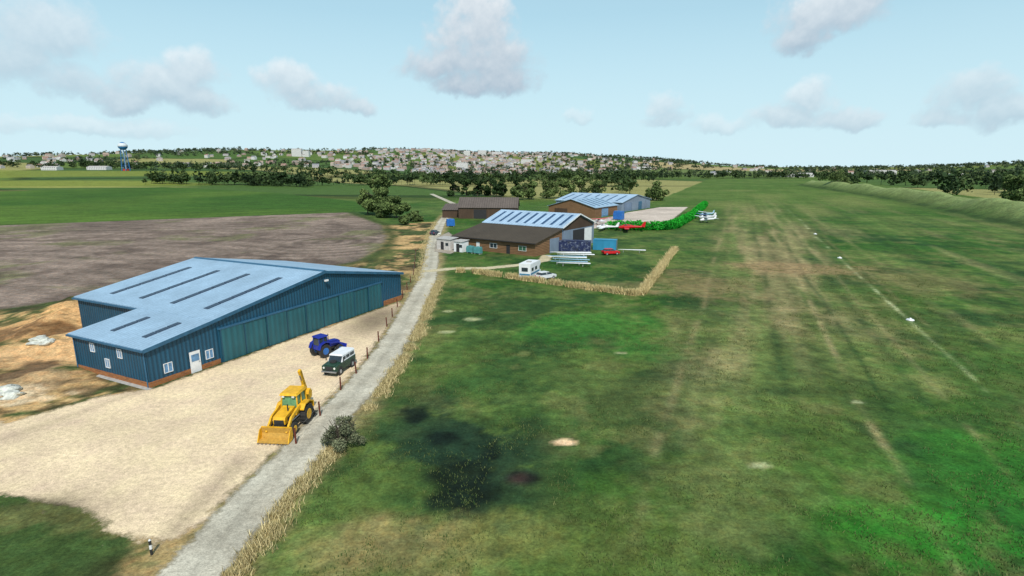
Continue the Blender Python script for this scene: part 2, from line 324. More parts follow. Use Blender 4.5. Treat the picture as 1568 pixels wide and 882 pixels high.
# ---------------------------------------------------------------- mesh builder
class MB:
    def __init__(s): s.v=[];s.f=[];s.m=[];s.mats=[]
    def mi(s,m):
        if m not in s.mats: s.mats.append(m)
        return s.mats.index(m)
    def add(s,vs,fs,m,M=None):
        o=len(s.v)
        s.v+= [tuple(M@Vector(v)) if M is not None else tuple(v) for v in vs]
        s.f+= [tuple(i+o for i in f) for f in fs];k=s.mi(m);s.m+=[k]*len(fs)
    def box(s,x0,x1,y0,y1,z0,z1,m,M=None,tx=0,ty=0):
        s.add([(x0,y0,z0),(x1,y0,z0),(x1,y1,z0),(x0,y1,z0),(x0+tx,y0+ty,z1),(x1-tx,y0+ty,z1),(x1-tx,y1-ty,z1),(x0+tx,y1-ty,z1)],
              [(3,2,1,0),(4,5,6,7),(0,1,5,4),(1,2,6,5),(2,3,7,6),(3,0,4,7)],m,M)
    def prof(s,pts,y0,y1,m,M=None,ti=None):
        n=len(pts);vs=[]
        for (x,z) in pts: vs.append((x,y0+(ti(z) if ti else 0),z))
        for (x,z) in pts: vs.append((x,y1-(ti(z) if ti else 0),z))
        fs=[tuple(range(n)),tuple(range(2*n-1,n-1,-1))]
        for i in range(n):
            j=(i+1)%n;fs.append((i,i+n,j+n,j))
        s.add(vs,fs,m,M)
    def cyl(s,p0,p1,r0,r1,m,n=12,M=None,cap=True):
        p0=Vector(p0);p1=Vector(p1);d=(p1-p0).normalized()
        a=d.orthogonal().normalized();b=d.cross(a);vs=[]
        for p,r in ((p0,r0),(p1,r1)):
            for i in range(n):
                t=2*math.pi*i/n;vs.append(p+a*math.cos(t)*r+b*math.sin(t)*r)
        fs=[(i,(i+1)%n,n+(i+1)%n,n+i) for i in range(n)]
        if cap: fs+=[tuple(range(n-1,-1,-1)),tuple(range(n,2*n))]
        s.add(vs,fs,m,M)
    def beam(s,p0,p1,wd,ht,m):
        p0=Vector(p0);p1=Vector(p1);d=(p1-p0);L=d.length;d.normalize()
        q=d.to_track_quat('X','Z');M=Matrix.Translation(p0)@q.to_matrix().to_4x4()
        s.box(0,L,-wd/2,wd/2,-ht/2,ht/2,m,M)
    def loft(s,secs,m,n=12):
        vs=[]
        for (x,cy,cz,ry,rz) in secs:
            for i in range(n):
                t=2*math.pi*i/n;vs.append((x,cy+ry*math.cos(t),cz+rz*math.sin(t)))
        fs=[]
        for k in range(len(secs)-1):
            for i in range(n):
                a=k*n+i;b=k*n+(i+1)%n;fs.append((a,b,b+n,a+n))
        fs+=[tuple(range(n-1,-1,-1)),tuple(range((len(secs)-1)*n,len(secs)*n))]
        s.add(vs,fs,m)
    def wheel(s,x,y,r,wd,tyre,hub):
        s.cyl((x,y-wd/2,r),(x,y+wd/2,r),r,r,tyre,20)
        sg=1 if y>0 else -1
        s.cyl((x,y+sg*wd/2,r),(x,y+sg*(wd/2+.02),r),r*.55,r*.5,hub,14)
        s.cyl((x,y-sg*wd/2,r),(x,y-sg*(wd/2+.02),r),r*.55,r*.5,hub,14)
    def obj(s,name,loc=(0,0,0),rot=0,parent=None,bevel=0):
        me=bpy.data.meshes.new(name);me.from_pydata(s.v,[],s.f)
        for m in s.mats: me.materials.append(m)
        me.polygons.foreach_set('material_index',s.m);me.update()
        bm=bmesh.new();bm.from_mesh(me);bmesh.ops.recalc_face_normals(bm,faces=bm.faces);bm.to_mesh(me);bm.free()
        ob=bpy.data.objects.new(name,me);COL.objects.link(ob)
        if parent: ob.parent=parent
        ob.location=loc;ob.rotation_euler=(0,0,rot)
        if bevel:
            b=ob.modifiers.new('bev','BEVEL');b.width=bevel;b.segments=2;b.limit_method='ANGLE';b.angle_limit=.6
        return ob
def empty(name,loc,rot):
    e=bpy.data.objects.new(name,None);COL.objects.link(e);e.location=loc;e.rotation_euler=(0,0,rot);e.empty_display_size=.5;return e
# ---------------------------------------------------------------- common mats
blue=lin(36,84,110,.88);roofblue=lin(160,190,214,.78)
M_clad=ribmat('blue_cladding',blue,'xy',.42,.4)
M_roofy=ribmat('blue_roof_sheet',roofblue,'y',.5,.12,.6,.18,speck=.4)
M_roofx=ribmat('blue_roof_sheet_b',lin(172,198,222,.8),'x',.9,.14,.6,.2,speck=.25)
M_door=ribmat('blue_sliding_door',lin(44,98,108,.85),'xy',.7,.12)
M_trim=mat('blue_trim',lin(48,98,130,.85),.5)
M_sky=mat('rooflight',lin(30,48,76,.8),.3,var=.35,vs=3)
M_skyl=mat('rooflight_pale',lin(40,76,118,.8),.3,var=.3,vs=2)
M_white=mat('white_paint',(.72,.73,.74),.4,var=.08)
M_glass=mat('window_glass',(.03,.045,.055),.08,var=.3,vs=2)
M_glassb=mat('window_glass_blue',lin(110,160,205,.7),.12,var=.3,vs=2)
M_glassg=mat('cab_glass_green',lin(110,165,120,.7),.1,var=.25,vs=3)
def brickmat():
    m,nt,b=newmat('brick_plinth');tc=nt.nodes.new('ShaderNodeTexCoord')
    sp=nt.nodes.new('ShaderNodeSeparateXYZ');cb=nt.nodes.new('ShaderNodeCombineXYZ')
    nt.links.new(tc.outputs['Object'],sp.inputs[0])
    nt.links.new(mathn(nt,'ADD',sp.outputs[0],sp.outputs[1]),cb.inputs[0]);nt.links.new(sp.outputs[2],cb.inputs[1])
    br=nt.nodes.new('ShaderNodeTexBrick');nt.links.new(cb.outputs[0],br.inputs['Vector'])
    br.inputs['Scale'].default_value=1;br.inputs['Brick Width'].default_value=.45;br.inputs['Row Height'].default_value=.15;br.inputs['Mortar Size'].default_value=.012
    br.inputs['Color1'].default_value=(*lin(176,108,52,.8),1);br.inputs['Color2'].default_value=(*lin(140,82,40,.8),1);br.inputs['Mortar'].default_value=(*lin(150,130,105,.7),1)
    nt.links.new(br.outputs[0],b.inputs['Base Color']);b.inputs['Roughness'].default_value=.9;return m
M_brick=brickmat()
M_conc=mat('concrete',(.38,.37,.35),.9,vs=3)
M_wood=ribmat('timber_boarding',lin(150,114,82,.7),'z',.36,.4,.8,.45)
M_woodd=ribmat('dark_timber',lin(88,70,56,.8),'xy',.5,.4,.8,.35)
M_broof=ribmat('brown_sheet_roof',lin(84,74,62,.75),'x',.8,.3,.85,.4,speck=.3)
M_rustroof=ribmat('old_barn_roof',lin(112,102,96,.7),'x',.9,.25,.85,.4,speck=.3)
M_greyclad=ribmat('grey_blue_cladding',lin(132,148,168,.8),'xy',.6,.25)
M_dark=mat('dark_interior',(.02,.02,.022),.8)
M_black=mat('black_rubber',(.022,.022,.022),.75,vs=6)
M_hub=mat('wheel_hub',(.35,.36,.37),.4)
M_chrome=mat('grey_metal',(.3,.31,.32),.35,metal=.6)
M_red=mat('red_paint',lin(200,22,30,.85),.35,var=.1)
M_lamp=mat('headlamp',(.7,.7,.66),.15)
M_post=mat('stained_post',lin(104,48,32,.8),.8,vs=5)
# ---------------------------------------------------------------- main barn
ang=math.atan2(.903,.429)
barn=empty('blue_barn',(-33.5,48.2,0),ang)
b=MB()
b.prof([(7,0),(38.5,0),(38.5,4.2),(22.7,7.1),(7,4.7)],0,24,M_clad)
b.prof([(0,0),(6.997,0),(6.997,4.68),(0,3.7)],.003,11.5,M_clad)
b.obj('walls',parent=barn)
b=MB()
def slab(b,x0,z0,x1,z1,y0,y1,t,m):
    b.prof([(x0,z0),(x1,z1),(x1,z1+t),(x0,z0+t)],y0,y1,m)
slab(b,6.75,4.69,22.7,7.12,-.25,24.25,.1,M_roofy);slab(b,22.7,7.12,38.8,4.18,-.25,24.25,.1,M_roofy)
slab(b,-.3,3.69,6.748,4.66,-.25,11.75,.1,M_roofy)
b.prof([(22.3,7.17),(22.7,7.26),(23.1,7.17),(22.7,7.3)],-.26,24.26,M_trim)
b.obj('roof',parent=barn)
b=MB()
b.prof([(6.75,4.45),(22.7,6.87),(38.8,3.92),(38.8,4.27),(22.7,7.22),(6.75,4.79)],-.31,-.255,M_trim)
b.prof([(-.3,3.45),(6.74,4.44),(6.74,4.78),(-.3,3.79)],-.31,-.255,M_trim)
b.box(-.45,-.305,-.3,11.8,3.55,3.72,M_trim);b.box(6.55,6.745,11.8,24.3,4.5,4.68,M_trim);b.box(38.82,38.97,-.3,24.3,4.0,4.16,M_trim)
for (x,y,z) in [(-.09,11.3,3.6),(-.09,.1,3.6)]: b.cyl((x,y,0),(x,y,z),.06,.06,M_trim,8)
b.obj('flashings',parent=barn)
b=MB()
b.box(-.06,7.35,-.06,-.004,0,.5,M_brick);b.box(-.06,-.004,-.003,11.56,0,.5,M_brick);b.box(34.2,38.56,-.06,-.004,0,.75,M_brick);b.box(38.503,38.56,-.003,24,0,.75,M_brick)
b.box(-.5,-.065,-.4,12,-.02,.04,M_conc)
b.obj('brick_plinth',parent=barn)
b=MB()
nP=9;x0=7.5;pw=(33.6-x0)/nP
for i in range(nP):
    off=-.07 if i%2 else -.13
    b.box(x0+i*pw+.03,x0+(i+1)*pw-.03,off-.05,off,.05,3.55,M_door)
    b.box(x0+i*pw+.03,x0+i*pw+.15,off-.075,off-.051,.05,3.55,M_clad)
b.box(x0-.1,33.8,-.22,-.004,3.56,3.74,M_trim)
b.obj('sliding_doors',parent=barn)
b=MB()
sl=(7.12-4.69)/(22.7-6.75)
for v in (3.4,9,14.6,20.2):
    for i in range(6):
        xa=8.8+i*1.72;xb=xa+1.6;z=lambda x:4.69+(x-6.75)*sl+.112
        b.prof([(xa,z(xa)),(xb,z(xb)),(xb,z(xb)+.05),(xa,z(xa)+.05)],v-.36,v+.36,M_sky)
sl2=(4.66-3.69)/7.05
for v in (2.6,7.6):
    for i in range(3):
        xa=1.6+i*1.25;xb=xa+1.15;z=lambda x:3.69+(x+.3)*sl2+.112
        b.prof([(xa,z(xa)),(xb,z(xb)),(xb,z(xb)+.05),(xa,z(xa)+.05)],v-.3,v+.3,M_sky)
b.obj('rooflights',parent=barn)
b=MB()
def win_front(b,x,z,w,h,gl=M_glassb,y=-.004,fr=.09):
    b.box(x-w/2,x+w/2,y-.03,y,z-h/2,z+h/2,gl)
    for (a,c,d,e) in [(x-w/2-fr,x-w/2,z-h/2-fr,z+h/2+fr),(x+w/2,x+w/2+fr,z-h/2-fr,z+h/2+fr),(x-w/2,x+w/2,z+h/2,z+h/2+fr),(x-w/2,x+w/2,z-h/2-fr,z-h/2),(x-.03,x+.03,z-h/2,z+h/2)]:
        b.box(a,c,y-.07,y,d,e,M_white)
def win_side(b,y,z,w,h,x=-.004,fr=.08,gl=M_glassb):
    b.box(x-.03,x,y-w/2,y+w/2,z-h/2,z+h/2,gl)
    for (a,c,d,e) in [(y-w/2-fr,y-w/2,z-h/2-fr,z+h/2+fr),(y+w/2,y+w/2+fr,z-h/2-fr,z+h/2+fr),(y-w/2,y+w/2,z+h/2,z+h/2+fr),(y-w/2,y+w/2,z-h/2-fr,z-h/2),(y-.03,y+.03,z-h/2,z+h/2)]:
        b.box(x-.07,x,a,c,d,e,M_white)
win_front(b,1.9,1.35,.75,.85,fr=.05);win_front(b,6.2,1.35,.75,.85,fr=.05)
win_side(b,8.3,2.75,.6,.8,fr=.06);win_side(b,3.9,2.75,.6,.8,fr=.06);win_side(b,6.1,1.45,.6,.8,fr=.06)
b.obj('windows',parent=barn)
b=MB()
b.box(4.05,5.15,-.12,-.062,0,2.15,M_white);b.box(4.2,5.0,-.14,-.121,1.15,1.85,M_glassb);b.box(4.95,5.02,-.17,-.121,.98,1.05,M_chrome)
b.obj('door',parent=barn)
b=MB()
b.box(22.4,22.9,-.6,-.35,5.9,6.1,M_white);b.box(22.6,22.7,-.35,-.05,5.95,6.05,M_chrome)
b.obj('floodlight',parent=barn)

# ---------------------------------------------------------------- clubhouse hangar
ba=math.atan2(-.573,.819)
club=empty('timber_clubhouse_hangar',(-14.4,138.4,0),ba)
L=24.
b=MB()
b.add([(0,0,0),(L,0,0),(L,0,3.1),(0,0,3.1),(L,12,0),(L,12,5.3),(0,12,0),(0,12,5.3)],[(0,1,2,3),(1,4,5,2),(6,0,3,7)],M_wood)
b.obj('timber_front',parent=club)
b=MB()
b.add([(L,12.003,0),(L,29,0),(L,29,5.4),(L,20.5,8.2),(L,12.003,5.4),(0,12.003,0),(0,29,0),(0,29,5.4),(0,20.5,8.2),(0,12.003,5.4)],[(0,1,2,3,4),(9,8,7,6,5),(1,6,7,2),(0,4,9,5)],M_greyclad)
b.obj('hangar_walls',parent=club)
b=MB()
def slaby(b,y0,z0,y1,z1,x0,x1,t,m):
    b.add([(x0,y0,z0),(x1,y0,z0),(x1,y1,z1),(x0,y1,z1),(x0,y0,z0+t),(x1,y0,z0+t),(x1,y1,z1+t),(x0,y1,z1+t)],[(3,2,1,0),(4,5,6,7),(0,1,5,4),(1,2,6,5),(2,3,7,6),(3,0,4,7)],m)
slaby(b,-.6,3.0,12.2,5.32,-.6,L+.5,.12,M_broof)
b.obj('lean_to_roof',parent=club)
b=MB()
slaby(b,11.7,5.4,20.5,8.25,-.4,L+.4,.12,M_roofx);slaby(b,29.3,5.4,20.5,8.25,-.4,L+.4,.12,M_roofx)
b.obj('hangar_roof',parent=club)
b=MB()
zr=lambda y:5.4+(y-11.7)*(2.85/8.8)
for i in range(9):
    x=1.6+i*2.6
    y0,y1=13.0,19.3;zz=lambda y:zr(y)+.125
    b.add([(x,y0,zz(y0)),(x+.75,y0,zz(y0)),(x+.75,y1,zz(y1)),(x,y1,zz(y1)),(x,y0,zz(y0)+.05),(x+.75,y0,zz(y0)+.05),(x+.75,y1,zz(y1)+.05),(x,y1,zz(y1)+.05)],[(4,5,6,7),(0,1,5,4),(1,2,6,5),(2,3,7,6),(3,0,4,7)],M_skyl)
b.obj('rooflights',parent=club)
b=MB()
M_glassgr=mat('window_glass_green',lin(70,120,95,.6),.15)
for x in (3,12.2,20.5): win_front(b,x,1.6,2.0,1.0,M_glassgr if x>15 else M_glass,fr=.08)
b.box(7,8,-.06,-.004,0,2.1,M_white);b.box(16,17,-.06,-.004,0,2.1,M_dark)
b.obj('windows_and_doors',parent=club)
b=MB()
b.box(L+.004,L+.06,13,16.2,0,4.6,M_greyclad);b.box(L+.07,L+.12,6.2,10.5,0,3.4,M_greyclad)
b.box(L+.004,L+.03,17.5,23.5,0,4.4,M_dark);b.box(L+.035,L+.1,23.6,27.6,0,4.4,M_white)
b.add([(L+.01,12.6,4.7),(L+.01,28.4,4.7),(L+.01,28.4,5.3),(L+.01,20.5,8.0),(L+.01,12.6,5.3)],[(0,1,2,3,4)],M_woodd)
b.beam((L+.45,11.7,5.42),(L+.45,20.5,8.27),.08,.3,M_white);b.beam((L+.45,20.5,8.27),(L+.45,29.3,5.42),.08,.3,M_white)
b.obj('gable_doors',parent=club)
b=MB()
b.box(-.6,L+.5,-.75,-.62,2.9,3.05,M_dark)
b.obj('gutter',parent=club)

h2=empty('timber_hangar',(15.3,234,0),ba)
b=MB()
W=21.5;D=21
b.add([(0,0,0),(W,0,0),(W,0,4),(W/2,0,7.0),(0,0,4),(0,D,0),(W,D,0),(W,D,4),(W/2,D,7.0),(0,D,4)],[(0,1,2,3,4),(9,8,7,6,5),(1,6,7,2),(0,4,9,5)],M_wood)
b.obj('walls',parent=h2)
b=MB()
slab(b,-.5,3.9,W/2,7.05,-.5,D+.5,.12,M_roofy);slab(b,W/2,7.05,W+.5,3.9,-.5,D+.5,.12,M_roofy)
b.obj('roof',parent=h2)
b=MB()
sl=3.15/(W/2+.5)
for i in range(5):
    xa,xb=W/2+1.5,W-1.2;z=lambda x:7.05-(x-W/2)*sl+.13;y=2+i*4
    b.prof([(xa,z(xa)),(xb,z(xb)),(xb,z(xb)+.05),(xa,z(xa)+.05)],y,y+1.1,M_skyl)
b.obj('rooflights',parent=h2)
b=MB();b.box(W+.004,W+.06,6,12,0,3.4,M_glassb);b.box(3,9,-.06,-.004,0,3.2,M_woodd);b.obj('doors',parent=h2)

h3=empty('grey_hangar',(49-.819*34,250+.573*34,0),ba)
b=MB()
L3=34;D3=34
b.add([(L3,0,0),(L3,D3,0),(L3,D3,4.2),(L3,D3/2,7),(L3,0,4.2),(0,0,0),(0,D3,0),(0,D3,4.2),(0,D3/2,7),(0,0,4.2)],[(0,1,2,3,4),(9,8,7,6,5),(1,6,7,2),(0,4,9,5)],M_greyclad)
b.obj('walls',parent=h3)
b=MB()
slaby(b,-.5,4.2,D3/2,7.1,-.5,L3+.5,.15,M_roofx);slaby(b,D3+.5,4.2,D3/2,7.1,-.5,L3+.5,.15,M_roofx)
b.obj('roof',parent=h3)
M_hd=ribmat('hangar_door',lin(120,140,168,.8),'xy',.8,.2)
b=MB()
for i in range(7): b.box(L3+.01,L3+.08 if i%2 else L3+.14,3+i*4,6.9+i*4,0,3.8,M_hd if i<2 else M_trim if i==4 else M_greyclad)
b.obj('sliding_doors',parent=h3)
b=MB()
for i in range(7):
    x=2+i*4.6;zz=lambda y:4.2+(y+.5)*(2.9/(D3/2+.5))+.16;y0,y1=2,14
    b.add([(x,y0,zz(y0)),(x+1,y0,zz(y0)),(x+1,y1,zz(y1)),(x,y1,zz(y1))],[(0,1,2,3)],M_skyl)
b.obj('rooflights',parent=h3)

ob_=empty('old_farm_barn',(-21,219,0),math.radians(-4))
b=MB()
b.add([(0,0,0),(23,0,0),(23,0,4.4),(0,0,4.4),(0,12,0),(23,12,0),(23,12,4.4),(0,12,4.4),(0,6,7.8),(23,6,7.8)],[(0,1,2,3),(1,5,6,9,2),(5,4,7,6),(4,0,3,8,7)],M_woodd)
b.box(-7,-.01,3,12,0,3.2,M_woodd)
b.obj('walls',parent=ob_)
b=MB()
slaby(b,-.4,4.2,6,7.9,-.4,23.4,.15,M_rustroof);slaby(b,12.4,4.2,6,7.9,-.4,23.4,.15,M_rustroof);slaby(b,2.6,3.1,12.2,5.0,-7.3,-.41,.12,M_rustroof)
b.obj('roof',parent=ob_)
b=MB();b.box(6,11,-.05,-.004,0,3.6,M_dark);b.box(15,16.2,-.05,-.004,0,2.1,M_dark);b.obj('doors',parent=ob_)

M_cream=mat('cream_panel',(.52,.49,.46),.7,vs=2)
def shed(name,loc,rot,lx,ly,h,m,rm,dm=M_dark):
    e=empty(name,loc,rot);b=MB();b.box(0,lx,0,ly,0,h,m);b.obj('walls',parent=e)
    b=MB();slaby(b,-.2,h+.02,ly+.2,h+.3,-.2,lx+.2,.09,rm);b.obj('roof',parent=e)
    b=MB();b.box(lx*.3,lx*.3+.95,-.05,-.004,0,2.0,dm)
    b.box(lx*.65,lx*.65+.9,-.05,-.004,1.1,1.8,M_glass);b.obj('door_and_window',parent=e)
shed('portable_cabin',(-18.6,136.5,0),ba,4.4,2.8,2.6,M_cream,M_conc)
shed('portable_cabin',(-14.0,132.6,0),ba,2.6,2.4,2.4,M_white,M_conc)
M_teal=mat('teal_tank',lin(90,160,160,.75),.5)
def tank(name,x,y,rot,m,s=1.):
    b=MB();b.box(-.9*s,.9*s,-.6*s,.6*s,.25,1.7*s,m,tx=.08,ty=.08);b.box(-.8*s,-.5*s,-.5*s,.5*s,0,.26,M_conc);b.box(.5*s,.8*s,-.5*s,.5*s,0,.26,M_conc)
    b.cyl((0,0,1.7*s),(0,0,1.85*s),.2,.2,m,12)
    for i in range(4): b.box(-.92*s+i*.5*s,-.84*s+i*.5*s,-.62*s,.62*s,.4,1.3*s,m)
    b.obj(name,(x,y,0),rot,bevel=.05)
tank('storage_tank',-9.8,130.2,ba,M_teal);tank('storage_tank',-7.9,128.6,ba,M_teal)
M_tb=mat('blue_tank',lin(40,110,190,.8),.4)
tank('storage_tank',-21,190,.3,M_tb,1.5);tank('storage_tank',41,214,ba,M_tb,2.0)
def container(name,x,y,rot,lx,m):
    b=MB();b.box(-lx/2,lx/2,-1.22,1.22,.12,2.59,m)
    for sx in(-lx/2,lx/2-.15):
        for sy in(-1.26,1.11): b.box(sx-.01,sx+.16,sy,sy+.15,0,2.63,m)
    b.box(-lx/2,lx/2,-1.27,-1.225,2.45,2.63,m);b.box(-lx/2,lx/2,-1.27,-1.225,.05,.22,m)
    for yy in(-.6,-.2,.2,.6): b.cyl((lx/2+.04,yy,.2),(lx/2+.04,yy,2.5),.03,.03,M_chrome,6)
    b.obj(name,(x,y,0),rot)
def graffiti():
    m,nt,bb=newmat('graffiti_panel');tc=nt.nodes.new('ShaderNodeTexCoord')
    f=noise(nt,tc.outputs['Object'],1.9,6,.7);g=noise(nt,tc.outputs['Object'],.9,3)
    c=mixc(nt,mathn(nt,'MULTIPLY_ADD',f,7,-3.6,True),lin(28,40,84,.8),lin(140,150,175,.8))
    c=mixc(nt,mathn(nt,'MULTIPLY_ADD',g,6,-3.2,True),c,lin(44,46,56,.8))
    nt.links.new(c,bb.inputs['Base Color']);bb.inputs['Roughness'].default_value=.5;return m
container('shipping_container',14.4,133.6,-.2,9.3,graffiti())
container('shipping_container',22.9,135.6,-.3,5.6,ribmat('container_blue',lin(60,150,190,.85),'xy',.28,.25))

# ---------------------------------------------------------------- vehicles
def backhoe(name,loc,rot):
    Yl=mat('loader_yellow',lin(238,180,30,.85),.55,var=.2,vs=2.5);b=MB()
    for s in(-1,1):
        b.wheel(0,.93*s,.76,.42,M_black,Yl);b.wheel(2.15,.85*s,.5,.32,M_black,Yl)
        for k in range(18):
            t=k*math.pi/9;b.box(-.04,.04,-.22+.93*s,.22+.93*s,.73,.82,M_black,Matrix.Translation((0,0,.76))@Matrix.Rotation(t,4,'Y'))
        b.prof([(-.95,.95),(-.85,1.45),(-.3,1.72),(.45,1.72),(.85,1.4),(.85,1.5),(.48,1.82),(-.34,1.82),(-.95,1.5)],.65 if s>0 else -1.15,1.15 if s>0 else -.65,Yl)
        b.beam((.75,.78*s,1.75),(2.2,.78*s,1.35),.14,.28,Yl);b.beam((2.15,.78*s,1.4),(3.05,.78*s,.55),.14,.24,Yl)
        b.cyl((.9,.78*s,1.1),(2.3,.78*s,1.15),.06,.06,M_chrome,8)
    b.box(-.7,2.6,-.42,.42,.55,1.0,M_black)
    b.prof([(.9,1.0),(2.55,1.0),(2.6,1.35),(2.5,1.55),(.9,1.78)],-.48,.48,Yl)
    b.box(2.56,2.62,-.38,.38,1.02,1.36,M_black);b.box(1.2,2.2,-.49,-.481,1.1,1.4,M_black);b.box(1.2,2.2,.481,.49,1.1,1.4,M_black)
    b.cyl((1.6,.25,1.6),(1.6,.25,2.2),.05,.05,M_black,8)
    b.box(-.75,.9,-.66,.66,1.0,1.5,Yl)
    b.prof([(-.7,1.5),(.86,1.5),(.74,2.6),(-.62,2.6)],-.62,.62,M_glassg,ti=lambda z:(z-1.5)*.05)
    for s in(-1,1):
        for (xa,xb) in((.87,.75),(.15,.12),(-.73,-.63)):
            b.beam((xa,.65*s,1.45),(xb,.6*s,2.62),.09,.09,Yl)
    b.beam((.87,-.65,1.5),(.87,.65,1.5),.08,.1,Yl)
    b.box(-.8,.95,-.72,.72,2.6,2.78,Yl,tx=.08,ty=.08)
    b.box(.9,.98,-.5,-.3,2.45,2.58,M_lamp);b.box(.9,.98,.3,.5,2.45,2.58,M_lamp)
    tan=mat('worn_bucket',lin(205,160,70,.8),.7,vs=5)
    w_=1.18
    for (p,q) in(((3.05,.95),(2.95,.5)),((2.95,.5),(3.05,.12)),((3.05,.12),(3.75,.04))):
        b.add([(p[0],-w_,p[1]),(q[0],-w_,q[1]),(q[0],w_,q[1]),(p[0],w_,p[1]),(p[0]+.06,-w_,p[1]+.05),(q[0]+.06,-w_,q[1]+.05),(q[0]+.06,w_,q[1]+.05),(p[0]+.06,w_,p[1]+.05)],[(0,1,2,3),(7,6,5,4),(0,3,7,4),(1,5,6,2),(0,4,5,1),(3,2,6,7)],tan)
    for s in(-1,1):
        b.prof([(3.0,.95),(2.92,.5),(3.05,.08),(3.75,.04),(3.3,.9)],w_*s-.03,w_*s+.03,Yl)
    for i in range(8): b.box(3.72,3.9,-1.1+i*.3,-1.02+i*.3,.02,.07,M_chrome)
    b.beam((3.0,-w_,.97),(3.0,w_,.97),.1,.12,Yl)
    b.box(-1.15,-.7,-.9,.9,.7,1.1,Yl)
    b.box(-1.35,-1.1,-.2,.2,.6,1.4,Yl)
    b.beam((-1.25,0,1.2),(-1.75,0,2.5),.24,.34,Yl);b.beam((-1.75,0,2.45),(-1.3,0,3.75),.2,.3,Yl)
    b.beam((-1.2,0,3.9),(-2.0,0,2.0),.2,.28,Yl);b.cyl((-1.85,0,2.3),(-1.2,0,3.4),.06,.06,M_chrome,8)
    b.prof([(-2.15,2.0),(-1.85,1.9),(-1.6,1.3),(-1.9,1.05),(-2.35,1.25),(-2.4,1.7)],-.35,.35,Yl)
    for s in(-1,1): b.beam((-1.1,.85*s,.9),(-1.15,1.05*s,.15),.14,.14,M_black);b.box(-1.4,-.9,.95*s-.2,.95*s+.2,.08,.14,M_black)
    return b.obj(name,loc,rot,bevel=.02)
backhoe('backhoe_loader',(-17.3,41.2,.02),math.radians(-95))
def tractor(name,loc,rot):
    B_=mat('tractor_blue',lin(28,46,150,.9),.45,var=.15);b=MB()
    for s in(-1,1):
        b.wheel(0,.82*s,.8,.42,M_black,M_tb);b.wheel(2.3,.75*s,.5,.3,M_black,M_tb)
        b.prof([(-.85,1.1),(-.6,1.65),(0,1.85),(.6,1.7),(.75,1.3),(.8,1.4),(.62,1.8),(0,1.95),(-.64,1.75),(-.93,1.15)],.6*s if s>0 else -1.05,1.05 if s>0 else -.6,B_)
        b.beam((.9,.55*s,1.5),(2.3,.6*s,1.3),.12,.2,B_);b.beam((2.3,.6*s,1.3),(3.3,.6*s,.5),.12,.2,B_)
    b.box(-.4,2.6,-.3,.3,.6,1.0,M_black)
    b.prof([(.7,.95),(2.7,.95),(2.75,1.35),(2.5,1.55),(.7,1.7)],-.38,.38,B_)
    b.box(2.72,2.78,-.3,.3,1.0,1.35,M_black)
    b.box(-.6,.75,-.6,.6,.95,1.5,B_)
    b.prof([(-.55,1.5),(.72,1.5),(.6,2.45),(-.5,2.45)],-.56,.56,M_glass,ti=lambda z:(z-1.5)*.06)
    for s in(-1,1):
        for (xa,xb) in((.73,.61),(.1,.08),(-.57,-.51)): b.beam((xa,.58*s,1.45),(xb,.53*s,2.5),.08,.08,B_)
    b.box(-.65,.75,-.66,.66,2.45,2.62,B_,tx=.08,ty=.08)
    b.cyl((1.5,.3,1.5),(1.5,.3,2.4),.05,.05,M_black,8)
    b.prof([(3.2,.9),(3.1,.5),(3.2,.1),(3.9,.06),(3.9,.12),(3.3,.2),(3.2,.5),(3.3,.9)],-1.0,1.0,B_)
    return b.obj(name,loc,rot,bevel=.02)
t_=tractor('blue_tractor',(-20.6,56.9,.02),math.radians(58));t_.scale=(.88,.88,.9)
def offroader(name,loc,rot):
    G_=mat('dark_green_paint',lin(34,66,50,.9),.4,var=.1);b=MB()
    b.prof([(-2.15,.5),(2.1,.5),(2.2,.75),(2.2,1.12),(1.0,1.2),(-2.2,1.2),(-2.2,.7)],-.86,.86,G_)
    for s in(-1,1):
        for x in(-1.4,1.35): b.cyl((x,s*.80,.42),(x,s*.872,.42),.5,.5,M_dark,16)
        for x in(-1.4,1.35): b.wheel(x,.78*s,.39,.22,M_black,M_hub)
    b.box(.3,2.12,-.62,.62,1.15,1.24,G_,tx=.03,ty=.05)
    b.prof([(-2.18,1.2),(.9,1.2),(.55,1.78),(-2.1,1.78)],-.84,.84,M_white,ti=lambda z:(z-1.2)*.12)
    b.prof([(.93,1.24),(.975,1.24),(.62,1.72),(.575,1.72)],-.74,.74,M_glass)
    for s in(-1,1):
        ya,yb=(.775,.83) if s>0 else(-.83,-.775)
        for (a,c) in((-.0,.6),(-.9,-.15),(-1.95,-1.05)): b.box(a,c,ya,yb,1.32,1.66,M_glass)
    b.box(-2.2,-2.14,-.5,.5,1.3,1.65,M_glass)
    b.box(-2.2,.68,-.8,.8,1.78,1.92,M_white,tx=.1,ty=.1)
    b.box(2.2,2.23,-.42,.42,.68,1.08,M_black);b.box(2.2,2.4,-.85,.85,.48,.62,M_chrome)
    for s in(-1,1): b.cyl((2.18,.62*s,.92),(2.25,.62*s,.92),.11,.11,M_lamp,12);b.box(.85,.95,(.98 if s>0 else -1.08),(1.08 if s>0 else -.98),1.3,1.55,M_black)
    b.cyl((1.25,0,1.24),(1.25,0,1.42),.36,.36,M_black,18)
    return b.obj(name,loc,rot,bevel=.03)
o_=offroader('green_offroad_car',(-17.3,52.7,.02),math.radians(-103));o_.scale=(.85,.92,.97)
